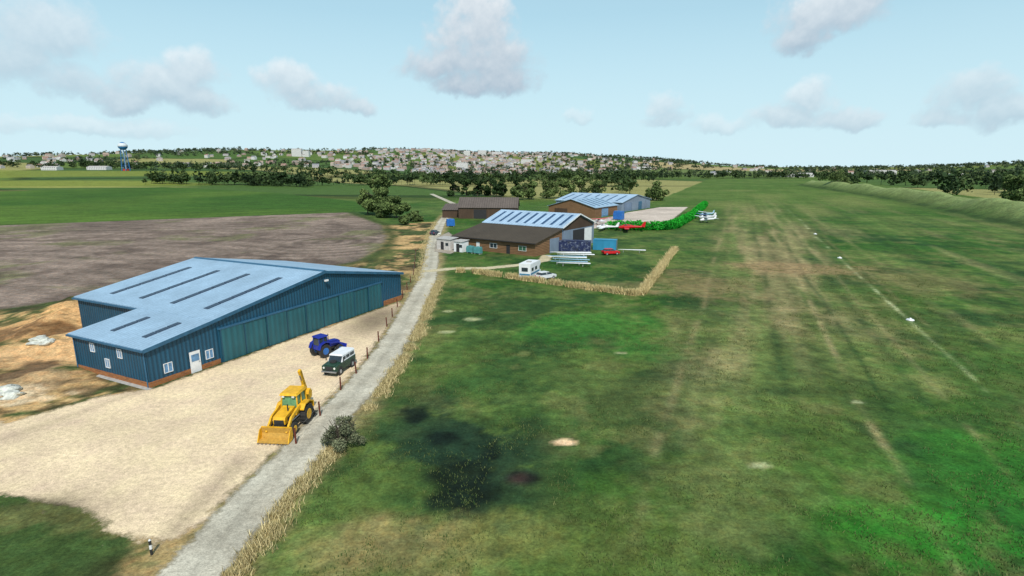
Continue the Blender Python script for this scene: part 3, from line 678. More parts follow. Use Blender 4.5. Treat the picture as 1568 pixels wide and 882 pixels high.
def hatchback(name,loc,rot,m):
    b=MB()
    b.prof([(-1.95,.35),(1.95,.35),(2.0,.6),(1.9,.82),(1.0,.95),(-1.9,1.0),(-2.02,.7)],-.82,.82,m,ti=lambda z:max(0,z-.8)*.3)
    b.prof([(-1.85,.96),(1.05,.93),(.3,1.38),(-1.3,1.42)],-.76,.76,M_glass,ti=lambda z:(z-.93)*.35)
    b.prof([(-1.5,1.38),(.42,1.34),(.25,1.44),(-1.25,1.48)],-.62,.62,m)
    for s in(-1,1):
        for x in(-1.25,1.25): b.wheel(x,.74*s,.31,.2,M_black,M_hub)
        b.beam((-.4,.76*s,.95),(-.4,.63*s,1.4),.05,.1,m);b.box(1.9,2.0,.5*s-.16,.5*s+.16,.62,.76,M_lamp);b.box(-2.03,-1.95,.6*s-.12,.6*s+.12,.7,.88,M_red)
    return b.obj(name,loc,rot,bevel=.04)
M_silver=mat('silver_paint',(.6,.62,.64),.35,var=.06)
hatchback('white_car',(6.1,98.9,.02),math.radians(40),M_silver)
hatchback('red_car',(22.9,127.6,.02),math.radians(15),M_red)
hatchback('dark_car',(-23.2,166,.04),math.radians(75),mat('navy_paint',(.03,.04,.07),.35))
def motorhome(name,loc,rot):
    b=MB();St=mat('blue_stripe',lin(70,140,180,.8),.4)
    b.prof([(-3,.45),(1.9,.45),(1.9,1.9),(2.5,2.2),(2.4,2.85),(1.9,3.0),(-3,3.0)],-1.1,1.1,M_white)
    b.prof([(1.9,.4),(3.1,.4),(3.15,.95),(2.7,1.15),(1.95,1.85)],-.95,.95,M_white)
    b.prof([(2.72,1.2),(2.76,1.24),(2.05,1.95),(1.98,1.88)],-.85,.85,M_glass)
    for s in(-1,1):
        for x in(-1.8,2.4): b.wheel(x,.9*s,.36,.22,M_black,M_hub)
        ya,yb=(1.102,1.12) if s>0 else(-1.12,-1.102)
        b.box(-2.9,1.8,ya,yb,1.0,1.3,St)
        for (a,c) in((-2.4,-1.4),(-.6,.5)): b.box(a,c,ya*1.001,yb*1.005,1.6,2.2,M_glass)
        b.box(2.1,2.7,s*.96-.01,s*.96+.01,1.2,1.55,M_glass)
    b.box(-3.04,-3.003,-.6,.6,1.6,2.3,M_glass);b.box(-1.2,-.4,-.4,.4,3.0,3.15,M_conc)
    b.box(-3.03,-3.003,-1.0,1.0,.9,1.2,St)
    return b.obj(name,loc,rot,bevel=.05)
motorhome('motorhome',(3.4,100.6,.02),math.radians(68))
def wingbox(name,loc,rot,Lx,m):
    b=MB()
    b.loft([(-Lx/2,0,.62,.05,.03),(-Lx/2+.5,0,.63,.16,.06),(0,0,.66,.3,.1),(Lx/2-.3,0,.68,.42,.14),(Lx/2,0,.68,.38,.1)],m,10)
    for x in(-Lx*.3,Lx*.28):
        for s in(-1,1): b.beam((x,.35*s,0),(x,.1*s,.56),.06,.06,M_chrome)
        b.beam((x,-.4,.54),(x,.4,.54),.07,.05,M_chrome)
    b.obj(name,loc,rot)
M_pale=mat('pale_blue_paint',lin(150,190,210,.8),.4)
for (x,y,r,Lx,m) in [(13.5,127.2,-.12,9.5,M_white),(14.2,126.2,-.1,8,M_white),(11.9,121.5,-.2,9,M_pale),(12.1,120.0,-.22,8.5,M_white),(12.6,117.2,-.25,8,M_pale),(11.8,114.4,-.2,8,M_pale),(12.6,112.4,-.2,7,M_white),(28.5,131,-.3,6.5,M_white),(14.6,124.0,-.16,8,M_white)]:
    wingbox('glider_wing',(x,y,0),r,Lx,m)
def aircraft(name,loc,rot,m,m2,high=True,sc_=1.):
    b=MB()
    b.loft([(2.35,0,1.05,.12,.12),(2.25,0,1.05,.38,.34),(1.5,0,1.1,.5,.45),(.9,0,1.25,.55,.62),(-.3,0,1.3,.55,.62),(-1.4,0,1.25,.38,.4),(-4.6,0,1.3,.1,.16)],m,12)
    b.loft([(1.25,0,1.45,.3,.1),(.8,0,1.55,.5,.32),(-.4,0,1.55,.48,.33),(-1.2,0,1.45,.3,.15)],M_glass,10)
    zw=2.0 if high else .95
    for s in(-1,1):
        b.add([(1.1,0,zw),(-.45,0,zw),(-.3,5.3*s,zw+.15),(.8,5.3*s,zw+.15),(1.0,0,zw+.18),(-.45,0,zw+.06),(-.3,5.3*s,zw+.19),(.75,5.3*s,zw+.26)],[(0,1,2,3),(4,5,6,7),(0,1,5,4),(1,2,6,5),(2,3,7,6),(3,0,4,7)],m2)
        b.add([(-3.8,0,1.4),(-4.6,0,1.4),(-4.6,1.7*s,1.42),(-4.1,1.7*s,1.42),(-3.8,0,1.47),(-4.6,0,1.45),(-4.6,1.7*s,1.46),(-4.1,1.7*s,1.47)],[(0,1,2,3),(4,5,6,7),(0,1,5,4),(1,2,6,5),(2,3,7,6),(3,0,4,7)],m2)
        if high: b.beam((.4,.5*s,.95),(.4,2.6*s,2.05),.06,.06,m2)
        b.beam((.2,.4*s,.85),(.1,1.1*s,.3),.06,.06,m);b.cyl((.1,1.05*s,.22),(.1,1.2*s,.22),.22,.22,M_black,12)
    b.prof([(-3.5,1.4),(-4.7,1.4),(-4.9,2.7),(-4.4,2.7)],-.04,.04,m)
    b.beam((1.8,0,.8),(1.85,0,.3),.06,.06,M_chrome);b.cyl((1.85,-.06,.2),(1.85,.06,.2),.2,.2,M_black,12)
    b.cyl((2.35,0,1.05),(2.5,0,1.05),.12,.03,m2,10);b.box(2.38,2.41,-.07,.07,.2,1.9,M_black)
    o=b.obj(name,loc,rot);o.scale=(sc_,)*3
    return o
M_pb=mat('aircraft_blue',lin(60,80,150,.8),.35)
aircraft('light_aircraft',(70.5,203,0),math.radians(200),M_white,M_white)
aircraft('light_aircraft',(74,214,0),math.radians(195),M_white,M_pb)
aircraft('light_aircraft',(78,226,0),math.radians(200),M_pale,M_white)
aircraft('light_aircraft',(29.5,178,0),math.radians(160),M_white,M_white,False)
aircraft('red_aircraft',(36.5,175.5,0),math.radians(170),M_red,M_red,False,1.15)
aircraft('light_aircraft',(31,196,0),math.radians(120),M_white,M_red)
# ---------------------------------------------------------------- water tower
TX,TY=-680.,1000.;TZ=float(height(TX,TY))
b=MB();Wb=mat('tower_blue',lin(50,120,180,.8),.5);Wr=mat('tower_red',lin(190,60,50,.8),.6);Ww=mat('tower_white',(.6,.63,.66),.5)
for i in range(6):
    t=i*math.pi/3;b.cyl((7*math.cos(t),7*math.sin(t),0),(4.5*math.cos(t),4.5*math.sin(t),38),.5,.45,Wb,8)
for z in(10,19,28):
    rr=7-2.5*z/38;r2=7-2.5*(z-9)/38
    for i in range(6):
        t=i*math.pi/3;u_=(i+1)*math.pi/3;b.beam((rr*math.cos(t),rr*math.sin(t),z),(rr*math.cos(u_),rr*math.sin(u_),z),.4,.4,Wb)
        b.beam((r2*math.cos(t),r2*math.sin(t),z-9),(rr*math.cos(u_),rr*math.sin(u_),z),.25,.25,Wb)
b.cyl((0,0,0),(0,0,38),.9,.9,Ww,12)
b.cyl((0,0,36),(0,0,39),3,6.5,Wb,20);b.cyl((0,0,39),(0,0,42),6.5,7.6,Wb,20);b.cyl((0,0,42),(0,0,44.5),7.6,7.4,Ww,20);b.cyl((0,0,44.5),(0,0,47.5),7.4,5.2,Ww,20);b.cyl((0,0,47.5),(0,0,49.5),5.2,1.3,Wb,20)
b.cyl((0,0,0),(0,0,3.5),5.5,5.5,Wr,12)
b.obj('water_tower',(TX,TY,TZ-.5))
# ---------------------------------------------------------------- fence posts
b=MB();pp=[(-15.95,37.6),(-15.75,42.3),(-15.7,47.7),(-15.4,51.8),(-15.4,56.2),(-15.6,62.1),(-16.0,68.3),(-16.3,73),(-16.7,78.5),(-17.0,84),(-17.4,90),(-17.9,96),(-18.6,103),(-19.8,111),(-21,119),(-22.4,128)]
for i,(x,y) in enumerate(pp):
    a=random.uniform(-.05,.05);b.cyl((x,y,-.1),(x+a,y+a*.5,1.25),.08,.07,M_post,8)
for (p,q) in zip(pp[:-1],pp[1:]):
    for z in(.5,.95): b.cyl((p[0],p[1],z),(q[0],q[1],z),.008,.008,M_chrome,4)
b.obj('post_and_wire_fence')
b=MB();b.cyl((0,0,0),(0,0,.35),.07,.07,M_black,10);b.cyl((0,0,.35),(0,0,.6),.07,.07,M_white,10);b.cyl((0,0,.6),(0,0,.85),.07,.07,M_black,10);b.cyl((0,0,.85),(0,0,.92),.07,.03,M_white,10)
b.obj('marker_post',(-19,25.6,0),.1)
for (x,y) in[(73.4,122.9),(53.1,71.4),(92,168)]:
    b=MB();b.cyl((0,0,0),(0,0,.12),.5,.42,M_white,14);b.cyl((0,0,.12),(0,0,.3),.2,.1,M_white,10);b.obj('runway_marker',(x,y,.0))
def rock(name,x,y,r,m,fl=.5):
    bm=bmesh.new();bmesh.ops.create_icosphere(bm,subdivisions=3,radius=r)
    for v in bm.verts:
        k=.55+.9*float(vnoise(np.array([v.co.x*2/r+50+x]),np.array([v.co.y*2/r+v.co.z*1.7/r+50]),5)[0]);v.co*=k;v.co.z*=fl
    me=bpy.data.meshes.new(name);bm.to_mesh(me);bm.free();me.materials.append(m);o=bpy.data.objects.new(name,me);COL.objects.link(o)
    o.location=(x,y,float(height(x,y))+r*fl*.2);return o
M_chalk=mat('chalk',(.55,.56,.50),.9,bump=.6,vs=2,var=.3)
for (x,y,r) in[(-52.5,59,1.0),(-51.0,58.4,.7),(-53.4,60.2,.6),(-44.3,46,.8),(-45.6,46.8,1.0),(-54,61,.5),(-22.5,167,1.0)]: rock('chalk_boulder',x,y,r,M_chalk,.45)
# ---------------------------------------------------------------- vegetation
def leafcloud(lobes,n,size,rg,c0,c1,shell=.55):
    L=np.array(lobes);vol=L[:,3]*L[:,4]*L[:,5];pr=vol**.75;pr/=pr.sum()
    k=rg.choice(len(L),n,p=pr);d=rg.normal(size=(n,3));d/=np.linalg.norm(d,axis=1)[:,None]
    r=rg.uniform(shell,1.08,n)**.8
    P=L[k,:3]+d*r[:,None]*L[k,3:6]
    a=rg.normal(size=(n,3))+d*.6;a/=np.linalg.norm(a,axis=1)[:,None]
    t=np.cross(a,rg.normal(size=(n,3)));t/=np.linalg.norm(t,axis=1)[:,None];bt=np.cross(a,t)
    s=size*rg.uniform(.55,1.3,n)[:,None]
    V=np.stack([P-t*s-bt*s*.6,P+t*s-bt*s*.5,P+t*s*.8+bt*s*.7,P-t*s*.7+bt*s*.6],1).reshape(-1,3)
    lob=rg.uniform(.0,1,len(L))[k];tt=np.clip(.45*lob+.5*rg.random(n)+.12*d[:,2],0,1)
    c=np.array(c0)[None]*(1-tt[:,None])+np.array(c1)[None]*tt[:,None]
    return V,np.repeat(c,4,0)
def limbs(h,R,rg,n=7):
    b=MB();r0=h*.028
    p=Vector((0,0,-.2));pts=[p]
    for i in range(4):
        p=p+Vector((rg.normal()*h*.015,rg.normal()*h*.015,h*.19));pts.append(p)
    for i in range(4): b.cyl(pts[i],pts[i+1],r0*(1-.2*i),r0*(.8-.2*i),M_bark,8,cap=False)
    for i in range(n):
        z=h*rg.uniform(.2,.7);base=pts[min(3,int(z/(h*.19)))];base=Vector((base.x,base.y,z));a=rg.uniform(0,6.28)
        e=base+Vector((math.cos(a)*R*.7,math.sin(a)*R*.7,h*rg.uniform(.1,.28)));mid=(base+e)/2+Vector((0,0,h*.03))
        b.cyl(base,mid,r0*.4,r0*.25,M_bark,6,cap=False);b.cyl(mid,e,r0*.25,r0*.08,M_bark,6,cap=False)
    return b
def tree(name,x,y,h,R,seed,nl,ls,c0,c1,lowcrown=.25):
    rg=np.random.default_rng(seed)
    b=limbs(h,R,rg);lobes=[]
    for i in range(16):
        a=rg.uniform(0,6.28);rr=R*rg.uniform(.1,.74);z=h*rg.uniform(lowcrown+.08,.88);k=1-.5*max(0,(z/h-.55)/.45)
        s=R*rg.uniform(.2,.4)*k;lobes.append((math.cos(a)*rr*k,math.sin(a)*rr*k,z,s,s,s*.75))
    V,c=leafcloud(lobes,nl,ls,rg,c0,c1)
    nb=len(b.v);VV=np.concatenate([np.array(b.v),V]);FF=np.concatenate([np.array(b.f),np.arange(len(V)).reshape(-1,4)+nb])
    cc=np.concatenate([np.ones((nb,3))*.05,c]);mi=np.concatenate([np.zeros(len(b.f)),np.ones(len(V)//4)])
    return np_mesh(name,VV,FF,[M_bark,M_leaf],col=cc,midx=mi,loc=(x,y,float(height(x,y))))
gd,gl=lin(48,68,36,.8),lin(124,144,84,.85)
dd,dl=lin(38,56,32,.8),lin(98,116,66,.85)
tree('broadleaf_tree',-56,233,19.5,8.5,1,6500,.42,gd,gl,.12)
tree('broadleaf_tree',-46,222,9,6,2,3000,.38,gd,gl,.05);tree('broadleaf_tree',-52,226,8.5,6,3,2600,.38,gd,gl,.05)
tree('broadleaf_tree',-62,240,11,6,33,2600,.38,gd,gl,.05)
tree('broadleaf_tree',87,338,12,8,4,2200,.5,gd,gl,.05)
tree('broadleaf_tree',251,280,17,10,5,4200,.5,gd,gl,.02)
k=10
for (x,y,h,R) in [(12,350,13,8),(22,360,15,9),(33,366,14,8),(44,372,15,9),(54,362,13,8),(4,345,9,6)]:
    tree('broadleaf_tree',x,y,h,R,k,1900,.5,dd,gl,.05);k+=1
for (x,y,h,R) in [(-40,388,14,6),(-32,392,17,6),(-24,390,15,6),(-15,394,17,6),(-6,386,14,5),(3,390,12,5),(-10,372,10,5)]:
    tree('dark_tree',x,y,h,R,k,1700,.5,lin(24,42,24,.8),lin(70,94,50,.8),.03);k+=1
for (x,y,h,R) in [(305,530,12,10),(318,540,10,8),(-36,208,4,4),(-38,196,3,3)]:
    tree('hawthorn_tree',x,y,h,R,k,1500,.45,dd,gl,.02);k+=1
rg=np.random.default_rng(99);b=MB()
for i in range(60):
    a=rg.uniform(0,6.28);t=rg.uniform(.1,1.05);e=Vector((math.cos(a)*1.6*t,math.sin(a)*1.6*t,2.6*(1-.35*t*t)*rg.uniform(.8,1.08)));m_=e*.5+Vector((0,0,.25))
    b.cyl((0,0,0),m_,.035,.02,M_bark,5,cap=False);b.cyl(m_,e,.02,.006,M_bark,5,cap=False)
lob=[(math.cos(a)*.85*q,math.sin(a)*.85*q,z,s_,s_,s_*.9) for (a,q,z,s_) in [(0,1,.9,.5),(1.2,1,1.3,.5),(2.4,1.1,.9,.5),(3.6,1,1.2,.5),(4.8,1.1,.8,.5),(5.6,.6,1.7,.45),(2,.4,1.95,.45),(.5,.2,1.2,.5),(3,1.5,.5,.4),(0.2,1.5,.5,.4),(4.1,.9,1.9,.28),(1,.9,2.0,.25),(.3,.5,2.3,.25)]]
V,c=leafcloud(lob,5200,.05,rg,lin(54,62,44,.8),lin(144,150,116,.85),.3)
nb=len(b.v)
np_mesh('roadside_bush',np.concatenate([np.array(b.v),V]),np.concatenate([np.array(b.f),np.arange(len(V)).reshape(-1,4)+nb]),[M_bark,M_leaf],col=np.concatenate([np.ones((nb,3))*.05,c]),midx=np.concatenate([np.zeros(len(b.f)),np.ones(len(V)//4)]),loc=(-12.3,36.9,0))
def resample(pts,st):
    o=[]
    for (a,b_) in zip(pts[:-1],pts[1:]):
        n=max(1,int(math.hypot(b_[0]-a[0],b_[1]-a[1])/st))
        for i in range(n): o.append((a[0]+(b_[0]-a[0])*i/n,a[1]+(b_[1]-a[1])*i/n))
    return o
hp=resample([(32,181),(40,178.5),(49,179),(54,184),(72,222),(99,288)],1.1)
lob=[(x+rg.normal()*.15,y+rg.normal()*.15,1.3,1.6,1.6,1.6+.15*rg.normal()) for x,y in hp]
V,c=leafcloud(lob,42000,.2,rg,lin(10,96,24,.9),lin(44,176,48,.95),.75)
np_mesh('garden_hedge',V,np.arange(len(V)).reshape(-1,4),[M_leaf],col=c)
def tufts(name,P,hmin,hmax,c0,c1,blades=9,spread=.16,bw=.02):
    P=np.array(P);n=len(P)*blades;base=np.repeat(P,blades,0)+rg.normal(size=(n,2))*spread
    h=rg.uniform(hmin,hmax,n);a=rg.uniform(0,6.28,n);ln=rg.normal(size=(n,2))*.35*h[:,None]
    z=height(base[:,0],base[:,1])-.02;w_=bw*rg.uniform(.7,1.5,n)
    d=np.stack([np.cos(a),np.sin(a)],1)*w_[:,None]
    V=np.zeros((n,4,3));V[:,0,:2]=base-d;V[:,1,:2]=base+d;V[:,2,:2]=base+ln+d*.3;V[:,3,:2]=base+ln-d*.3
    V[:,0,2]=z;V[:,1,2]=z;V[:,2,2]=z+h;V[:,3,2]=z+h
    t=rg.random(n)[:,None];c=np.array(c0)[None]*(1-t)+np.array(c1)[None]*t
    return np_mesh(name,V.reshape(-1,3),np.arange(n*4).reshape(-1,4),[M_leaf],col=np.repeat(c,4,0))
rp=np.array(resample([(x+2.25,y) for x,y in ROAD if y>10 and y<104],.06));rp=rp[fbm(rp[:,0],rp[:,1],1.8,3,77)>.40];rp[:,0]+=rg.normal(size=len(rp))*.36+.1
r2=np.array(resample([(x-1.9,y) for x,y in ROAD if y>84 and y<215],.3));r2[:,0]+=rg.normal(size=len(r2))*.5
tufts('dry_grass_verge',np.concatenate([rp,r2]),.14,.48,lin(140,126,82,.85),lin(222,206,156,.92),14,.16,.024)
fp=np.array(resample([(-10.5,105.5),(-8,105.2),(5,95.8),(19.2,85.8),(21,87),(40,135)],.07));fp=fp[vnoise(fp[:,0]/1.5,fp[:,1]/1.5,3)>.2];fp+=rg.normal(size=fp.shape)*.16
tufts('dry_reed_hedge',fp,.45,1.15,lin(160,142,96,.9),lin(226,208,156,.95),14,.2,.045)
cand=np.stack([rg.uniform(-12.5,75,30000),18+95*rg.random(30000)**1.6],1)
cand=cand[(cand[:,0]<cand[:,1]+6)&(fbm(cand[:,0],cand[:,1],4,3,91)>.52)][:9000]
tufts('rough_grass',cand,.05,.2,lin(50,80,36,.8),lin(118,126,76,.8),8,.22,.022)
protos=[]
for s in range(6):
    r2=np.random.default_rng(200+s);lb=[]
    con=s>=4
    for i in range(6):
        a=r2.uniform(0,6.28);z=r2.uniform(.28,.8)
        q=(1-z)*.5+.08 if con else .3
        lb.append((math.cos(a)*q*.7,math.sin(a)*q*.7,z,.2 if not con else q*.6,.2 if not con else q*.6,.2))
    V,c=leafcloud(lb,70,.085,r2,(.7,.7,.7),(1.5,1.45,1.3),.2)
    t=np.array([[-.02,0,0],[.02,0,0],[.015,0,.4],[-.015,0,.4]]);V=np.concatenate([V,t]);c=np.concatenate([c,np.ones((4,3))*.5]);protos.append((V,c))
def treemass(name,P,hm,cset,hv=.3):
    Vs=[];Cs=[]
    for (x,y) in P:
        V,c=protos[rg.integers(0,6)];h=hm*rg.uniform(1-hv,1+hv);a=rg.uniform(0,6.28);ca,sa=math.cos(a),math.sin(a);wd=h*rg.uniform(.8,1.3)
        W_=np.stack([(V[:,0]*ca-V[:,1]*sa)*wd+x,(V[:,0]*sa+V[:,1]*ca)*wd+y,V[:,2]*h],1);Vs.append(W_);Cs.append(c*np.array(cset[rg.integers(0,len(cset))])[None])
    zz=height([p[0] for p in P],[p[1] for p in P])
    for W_,z in zip(Vs,zz): W_[:,2]+=z-.3
    V=np.concatenate(Vs);C_=np.concatenate(Cs);return np_mesh(name,V,np.arange(len(V)).reshape(-1,4),[M_leaf],col=C_)
tc_=[lin(46,66,38,.8),lin(60,80,46,.8),lin(38,56,34,.8),lin(74,92,56,.8)]
tf_=[lin(62,80,58,.8),lin(76,92,66,.8),lin(52,70,52,.8),lin(92,106,78,.8)]  # woodland greens paled and greyed, distance haze painted into the leaf colour
rows=[]
def row(a,b_,sp,jit,keep=1.):
    n=int(math.hypot(b_[0]-a[0],b_[1]-a[1])/sp)
    for i in range(n):
        if rg.random()<keep: rows.append((a[0]+(b_[0]-a[0])*i/n+rg.normal()*jit,a[1]+(b_[1]-a[1])*i/n+rg.normal()*jit))
row((-410,640),(-200,600),3.4,9);row((-300,625),(-205,560),3.6,8);row((-200,610),(-60,640),5,9);row((-60,640),(180,760),5,12)
row((-195,720),(130,900),6,20);row((-900,1180),(-300,900),6,14,.8);row((-1150,1150),(-720,1120),7,14,.8);row((-300,900),(60,1000),6,22)
row((60,760),(250,980),6,14);row((230,1000),(760,900),6,12,.8);row((420,760),(900,720),6,10,.6)
row((340,600),(640,640),7,7,.6);row((300,580),(520,490),7,6,.4);row((400,540),(700,580),6,9,.6);row((290,380),(440,470),7,7,.4)
row((100,560),(150,760),8,8,.7);row((90,420),(102,520),8,5,.4);row((500,700),(900,1000),8,20,.6)
treemass('distant_tree_belt',rows,13.5,tc_)
N_=26000;aa=np.radians(rg.uniform(-47,47,N_));rr_=1050+2300*rg.random(N_)**.8
cx_=rr_*np.sin(aa);cy_=rr_*np.cos(aa);ok=fbm(cx_,cy_,210,3,55)>np.where(rr_>1400,.5,.55)
fp=list(zip(cx_[ok],cy_[ok]))[:4600]
for a in np.arange(-47,47,.16):
    r=2720+rg.normal()*120
    if rg.random()<.6: fp.append((r*math.sin(math.radians(a)),r*math.cos(math.radians(a))))
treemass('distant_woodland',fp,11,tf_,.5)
# town
hv=[];hf=[];hc=[]
def house(x,y,l,w_,h,rt,a,wc,rc):
    z=float(height(x,y))-1;ca,sa=math.cos(a),math.sin(a)
    allp=[(-l,-w_,0),(l,-w_,0),(l,w_,0),(-l,w_,0),(-l,-w_,h),(l,-w_,h),(l,w_,h),(-l,w_,h),(-l,0,h+rt),(l,0,h+rt)]
    def q(ps,c):
        o=len(hv)
        for p in ps:
            hv.append((x+p[0]*ca-p[1]*sa,y+p[0]*sa+p[1]*ca,z+p[2]));hc.append(c)
        hf.append((o,o+1,o+2,o+3))
    for f_ in ((0,1,5,4),(1,2,6,5),(2,3,7,6),(3,0,4,7)): q([allp[i] for i in f_],wc)
    q([allp[i] for i in (4,5,9,8)],rc);q([allp[i] for i in (6,7,8,9)],rc)
    for (i,j,k_) in((5,6,9),(7,4,8)):
        A_=allp[i];B_=allp[j];K_=allp[k_];Mx=((A_[0]+B_[0])/2,(A_[1]+B_[1])/2,(A_[2]+B_[2])/2);q([A_,Mx,B_,K_],wc)
    for wx in np.arange(-l+1.5,l-1,3.2):
        for wz in np.arange(2,h,3): q([(wx,-w_-.05,wz),(wx+1.4,-w_-.05,wz),(wx+1.4,-w_-.05,wz+1.3),(wx,-w_-.05,wz+1.3)],(.08,.09,.10))
wcs=[(.60,.58,.55),(.48,.41,.35),(.64,.63,.62),(.40,.29,.24),(.46,.44,.44)];rcs=[(.27,.17,.14),(.24,.21,.20),(.32,.24,.20),(.2,.2,.22)]
n=0
while n<820:
    t_=rg.random()
    az=rg.normal(-3,6.5) if t_<.5 else rg.normal(-8,14) if t_<.78 else rg.uniform(-44,44)
    r=rg.uniform(1350,2700) if t_<.5 else rg.uniform(1350,2400);a=math.radians(az);x,y=r*math.sin(a),r*math.cos(a)
    if az>14 and rg.random()<.75: continue
    house(x,y,rg.uniform(4,9),rg.uniform(4,6),rg.uniform(4.5,8.5),rg.uniform(2,3.5),rg.uniform(-.6,.6),wcs[rg.integers(0,5)],rcs[rg.integers(0,4)]);n+=1
for (az,r,l,h) in[(-20.6,2000,16,24),(-19.8,1990,10,18),(-5,1600,16,17),(1.5,1900,20,13),(-36,1300,18,6),(-39,1320,14,6),(27,1250,22,7),(26,1240,12,8),(33,1600,34,9),(38,1300,14,7),(13,1700,22,7),(-9,1450,14,8),(-3,2300,16,22),(-4.5,2250,12,20),(-1.5,2350,20,16)]:
    a=math.radians(az);house(r*math.sin(a),r*math.cos(a),l,8,h,2,0,(.6,.59,.58),(.42,.40,.38))
np_mesh('distant_town',hv,hf,[M_town],col=np.array(hc))
# ---------------------------------------------------------------- light, sky
EL=48;AZ=171
sd=Vector((math.sin(math.radians(AZ))*math.cos(math.radians(EL)),math.cos(math.radians(AZ))*math.cos(math.radians(EL)),math.sin(math.radians(EL))))
L_=bpy.data.lights.new('sun','SUN');L_.energy=4.1;L_.angle=math.radians(.5);L_.color=(1,.955,.88)
lo=bpy.data.objects.new('sun',L_);COL.objects.link(lo);lo.rotation_euler=(-sd).to_track_quat('-Z','Y').to_euler()
wd=bpy.data.worlds.new('World');sc.world=wd;wd.use_nodes=True;nt=wd.node_tree
bg=nt.nodes['Background']
sky=nt.nodes.new('ShaderNodeTexSky');sky.sky_type='NISHITA';sky.sun_disc=False;sky.sun_elevation=math.radians(EL);sky.sun_rotation=math.radians(AZ)
sky.air_density=1.0;sky.dust_density=.6;sky.ozone_density=1.2
tc=nt.nodes.new('ShaderNodeTexCoord');sp=nt.nodes.new('ShaderNodeSeparateXYZ');nt.links.new(tc.outputs['Generated'],sp.inputs[0])
skyc=nt.nodes.new('ShaderNodeVectorMath');skyc.operation='MULTIPLY';nt.links.new(sky.outputs[0],skyc.inputs[0]);skyc.inputs[1].default_value=(.12,.12,.11)
zz_=sp.outputs[2]
hz=mixc(nt,mathn(nt,'MULTIPLY_ADD',zz_,-.8,.92,True),skyc.outputs[0],(.50,.79,.92))
lowh=mathn(nt,'MULTIPLY_ADD',zz_,-4.2,1.0,True)
fin=mixc(nt,mathn(nt,'MULTIPLY',lowh,.8),hz,(.70,.89,.955))
nt.links.new(fin,bg.inputs[0]);bg.inputs[1].default_value=1.0
# cloud layer: a far self-lit shell of soft cumulus, shading painted in
clouds=[ # az,el,ra,re,group
 (-3.9,12.2,4.4,3.2,0),(-2.6,10.0,5.6,3.0,0),(-6,9.2,4.8,2.6,0),(-1.0,8.2,4.2,2.1,0),(-3.1,14.4,3.8,2.8,0),(-3.5,7.8,5.6,1.7,0),(-5.6,7.6,3.2,1.6,0),
 (27.7,12.6,5.0,2.6,1),(26.0,10.6,2.2,1.9,1),(29.8,13.8,3.6,2.3,1),
 (-21,7.4,3.0,2.2,2),(-18.2,6.2,4.2,1.8,2),(-15.2,5.6,2.6,1.3,2),
 (-28.7,8.1,2.9,2.4,3),(-31.3,6.4,4.4,2.6,3),(-34.1,5.4,3,1.8,3),(-28.4,5.4,3,1.8,3),
 (-38,9.8,4.6,3.4,4),(-40.2,7.6,3.4,3,4),(-37.7,6.4,3.4,2,4),
 (37.9,5.4,2.8,2.2,5),(40.3,3.9,3,1.4,5),(36.9,3.9,2.2,1.2,5),
 (27.1,5.9,2.7,2.1,6),(25.1,4.3,4.2,1.2,6),(29.7,4.1,3.5,1.3,6),(14.9,5.5,2.2,1.7,7),(14.6,4.3,2.6,1,7),
 (-35.7,2.9,8,1.0,8),(6.2,4.9,1.5,.9,9),(20,3.6,3.4,1.1,10),(50,8,6,3,5),(-50,9,6,3,4)]
GW=[1,.92,.72,.70,.6,.55,.6,.5,.4,.35,.4]
azs=np.arange(-58,58,.085);els=np.arange(.6,24,.085);A,E=np.meshgrid(azs,els)
wa=(fbm(A,E,2.6,5,301,.6)-.5)*2.6;we=(fbm(A,E,2.6,5,331,.6)-.5)*1.9
A2=A+wa;E2=E+we
v=np.full(A.shape,-9.);wt=np.zeros(A.shape);tp=np.zeros(A.shape);ws=np.full(A.shape,1e-6)
gb={}
for (a,e,ra,re,g_) in clouds: lo_,hi_=gb.get(g_,(99,-99));gb[g_]=(min(lo_,e-re),max(hi_,e+re))
for (a,e,ra,re,g_) in clouds:
    qe=(E2-e)/re;qe=np.where(qe<0,qe*1.35,qe)
    f_=1-((A2-a)/ra)**2-qe**2
    wgt=np.exp(np.clip(f_,-6,1)*4);lo_,hi_=gb[g_]
    ws+=wgt;wt+=wgt*GW[g_];tp+=wgt*(E2-lo_)/(hi_-lo_);v=np.maximum(v,f_)
wt/=ws;tp/=ws
bil=np.abs(fbm(A,E,1.5,5,351,.6)-.5)*2
d=v+(fbm(A,E,2.2,6,361,.62)-.5)*1.3-.12*bil
al=sstep(-.15,.85,d)*wt*.96
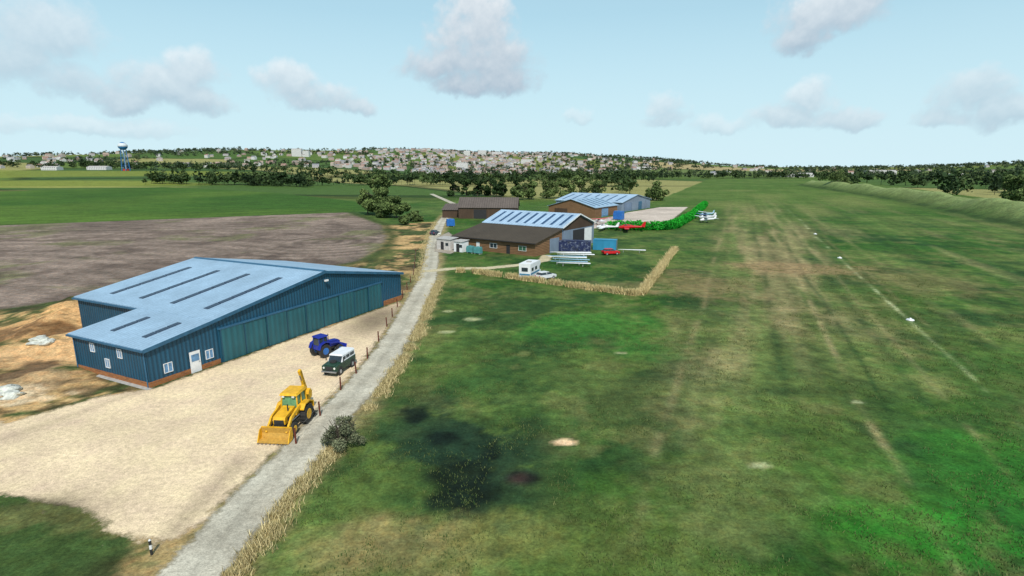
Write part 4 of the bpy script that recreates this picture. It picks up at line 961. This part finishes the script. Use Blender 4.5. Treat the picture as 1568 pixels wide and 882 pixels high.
sh=int(.9/.085);du=np.vstack([d[sh:],np.repeat(d[-1:],sh,0)]);dl_=np.hstack([d[:,:1].repeat(6,1),d[:,:-6]])
lit=np.clip(.36+.34*np.clip(d-du,-1,1)+.10*(d-dl_)+.75*(tp-.38)-.14*bil,0,1)  # sunlit tops and shaded bases painted into the cloud colour
base=np.array(lin(170,190,207));top=np.array(lin(238,244,248))
cc=base*(1-lit[...,None])+top*lit[...,None]
R_=14000;ar,er=np.radians(A),np.radians(E)
Vc=np.stack([R_*np.sin(ar)*np.cos(er),R_*np.cos(ar)*np.cos(er),R_*np.sin(er)],-1).reshape(-1,3)
I=np.arange(A.size).reshape(A.shape);F=np.stack([I[:-1,:-1],I[:-1,1:],I[1:,1:],I[1:,:-1]],-1).reshape(-1,4)
F=F[(al.ravel()[F]>.002).any(1)];use=np.unique(F);mp=np.full(A.size,-1);mp[use]=np.arange(len(use));F=mp[F]
m=bpy.data.materials.new('cloud_emissive');m.use_nodes=True;nt=m.node_tree;nt.nodes.clear()
o=nt.nodes.new('ShaderNodeOutputMaterial');em=nt.nodes.new('ShaderNodeEmission');tr=nt.nodes.new('ShaderNodeBsdfTransparent');mx=nt.nodes.new('ShaderNodeMixShader');at=nt.nodes.new('ShaderNodeAttribute');at.attribute_name='Col'
nt.links.new(at.outputs['Color'],em.inputs[0]);nt.links.new(at.outputs['Alpha'],mx.inputs[0]);nt.links.new(tr.outputs[0],mx.inputs[1]);nt.links.new(em.outputs[0],mx.inputs[2]);nt.links.new(mx.outputs[0],o.inputs[0])
m.cycles.emission_sampling='NONE'
np_mesh('sky_clouds',Vc[use],F,[m],col=cc.reshape(-1,3)[use],alpha=al.ravel()[use],smooth=True)
# ---------------------------------------------------------------- camera
cam=bpy.data.cameras.new('camera');co=bpy.data.objects.new('camera',cam);COL.objects.link(co)
cam.sensor_width=36;cam.lens=850/1568*36;cam.clip_end=30000;cam.clip_start=.5
co.location=(0,0,20);co.rotation_euler=(math.radians(90-12.34),0,0)
sc.camera=co
sc.view_settings.view_transform='Standard';sc.view_settings.look='None';sc.view_settings.exposure=0
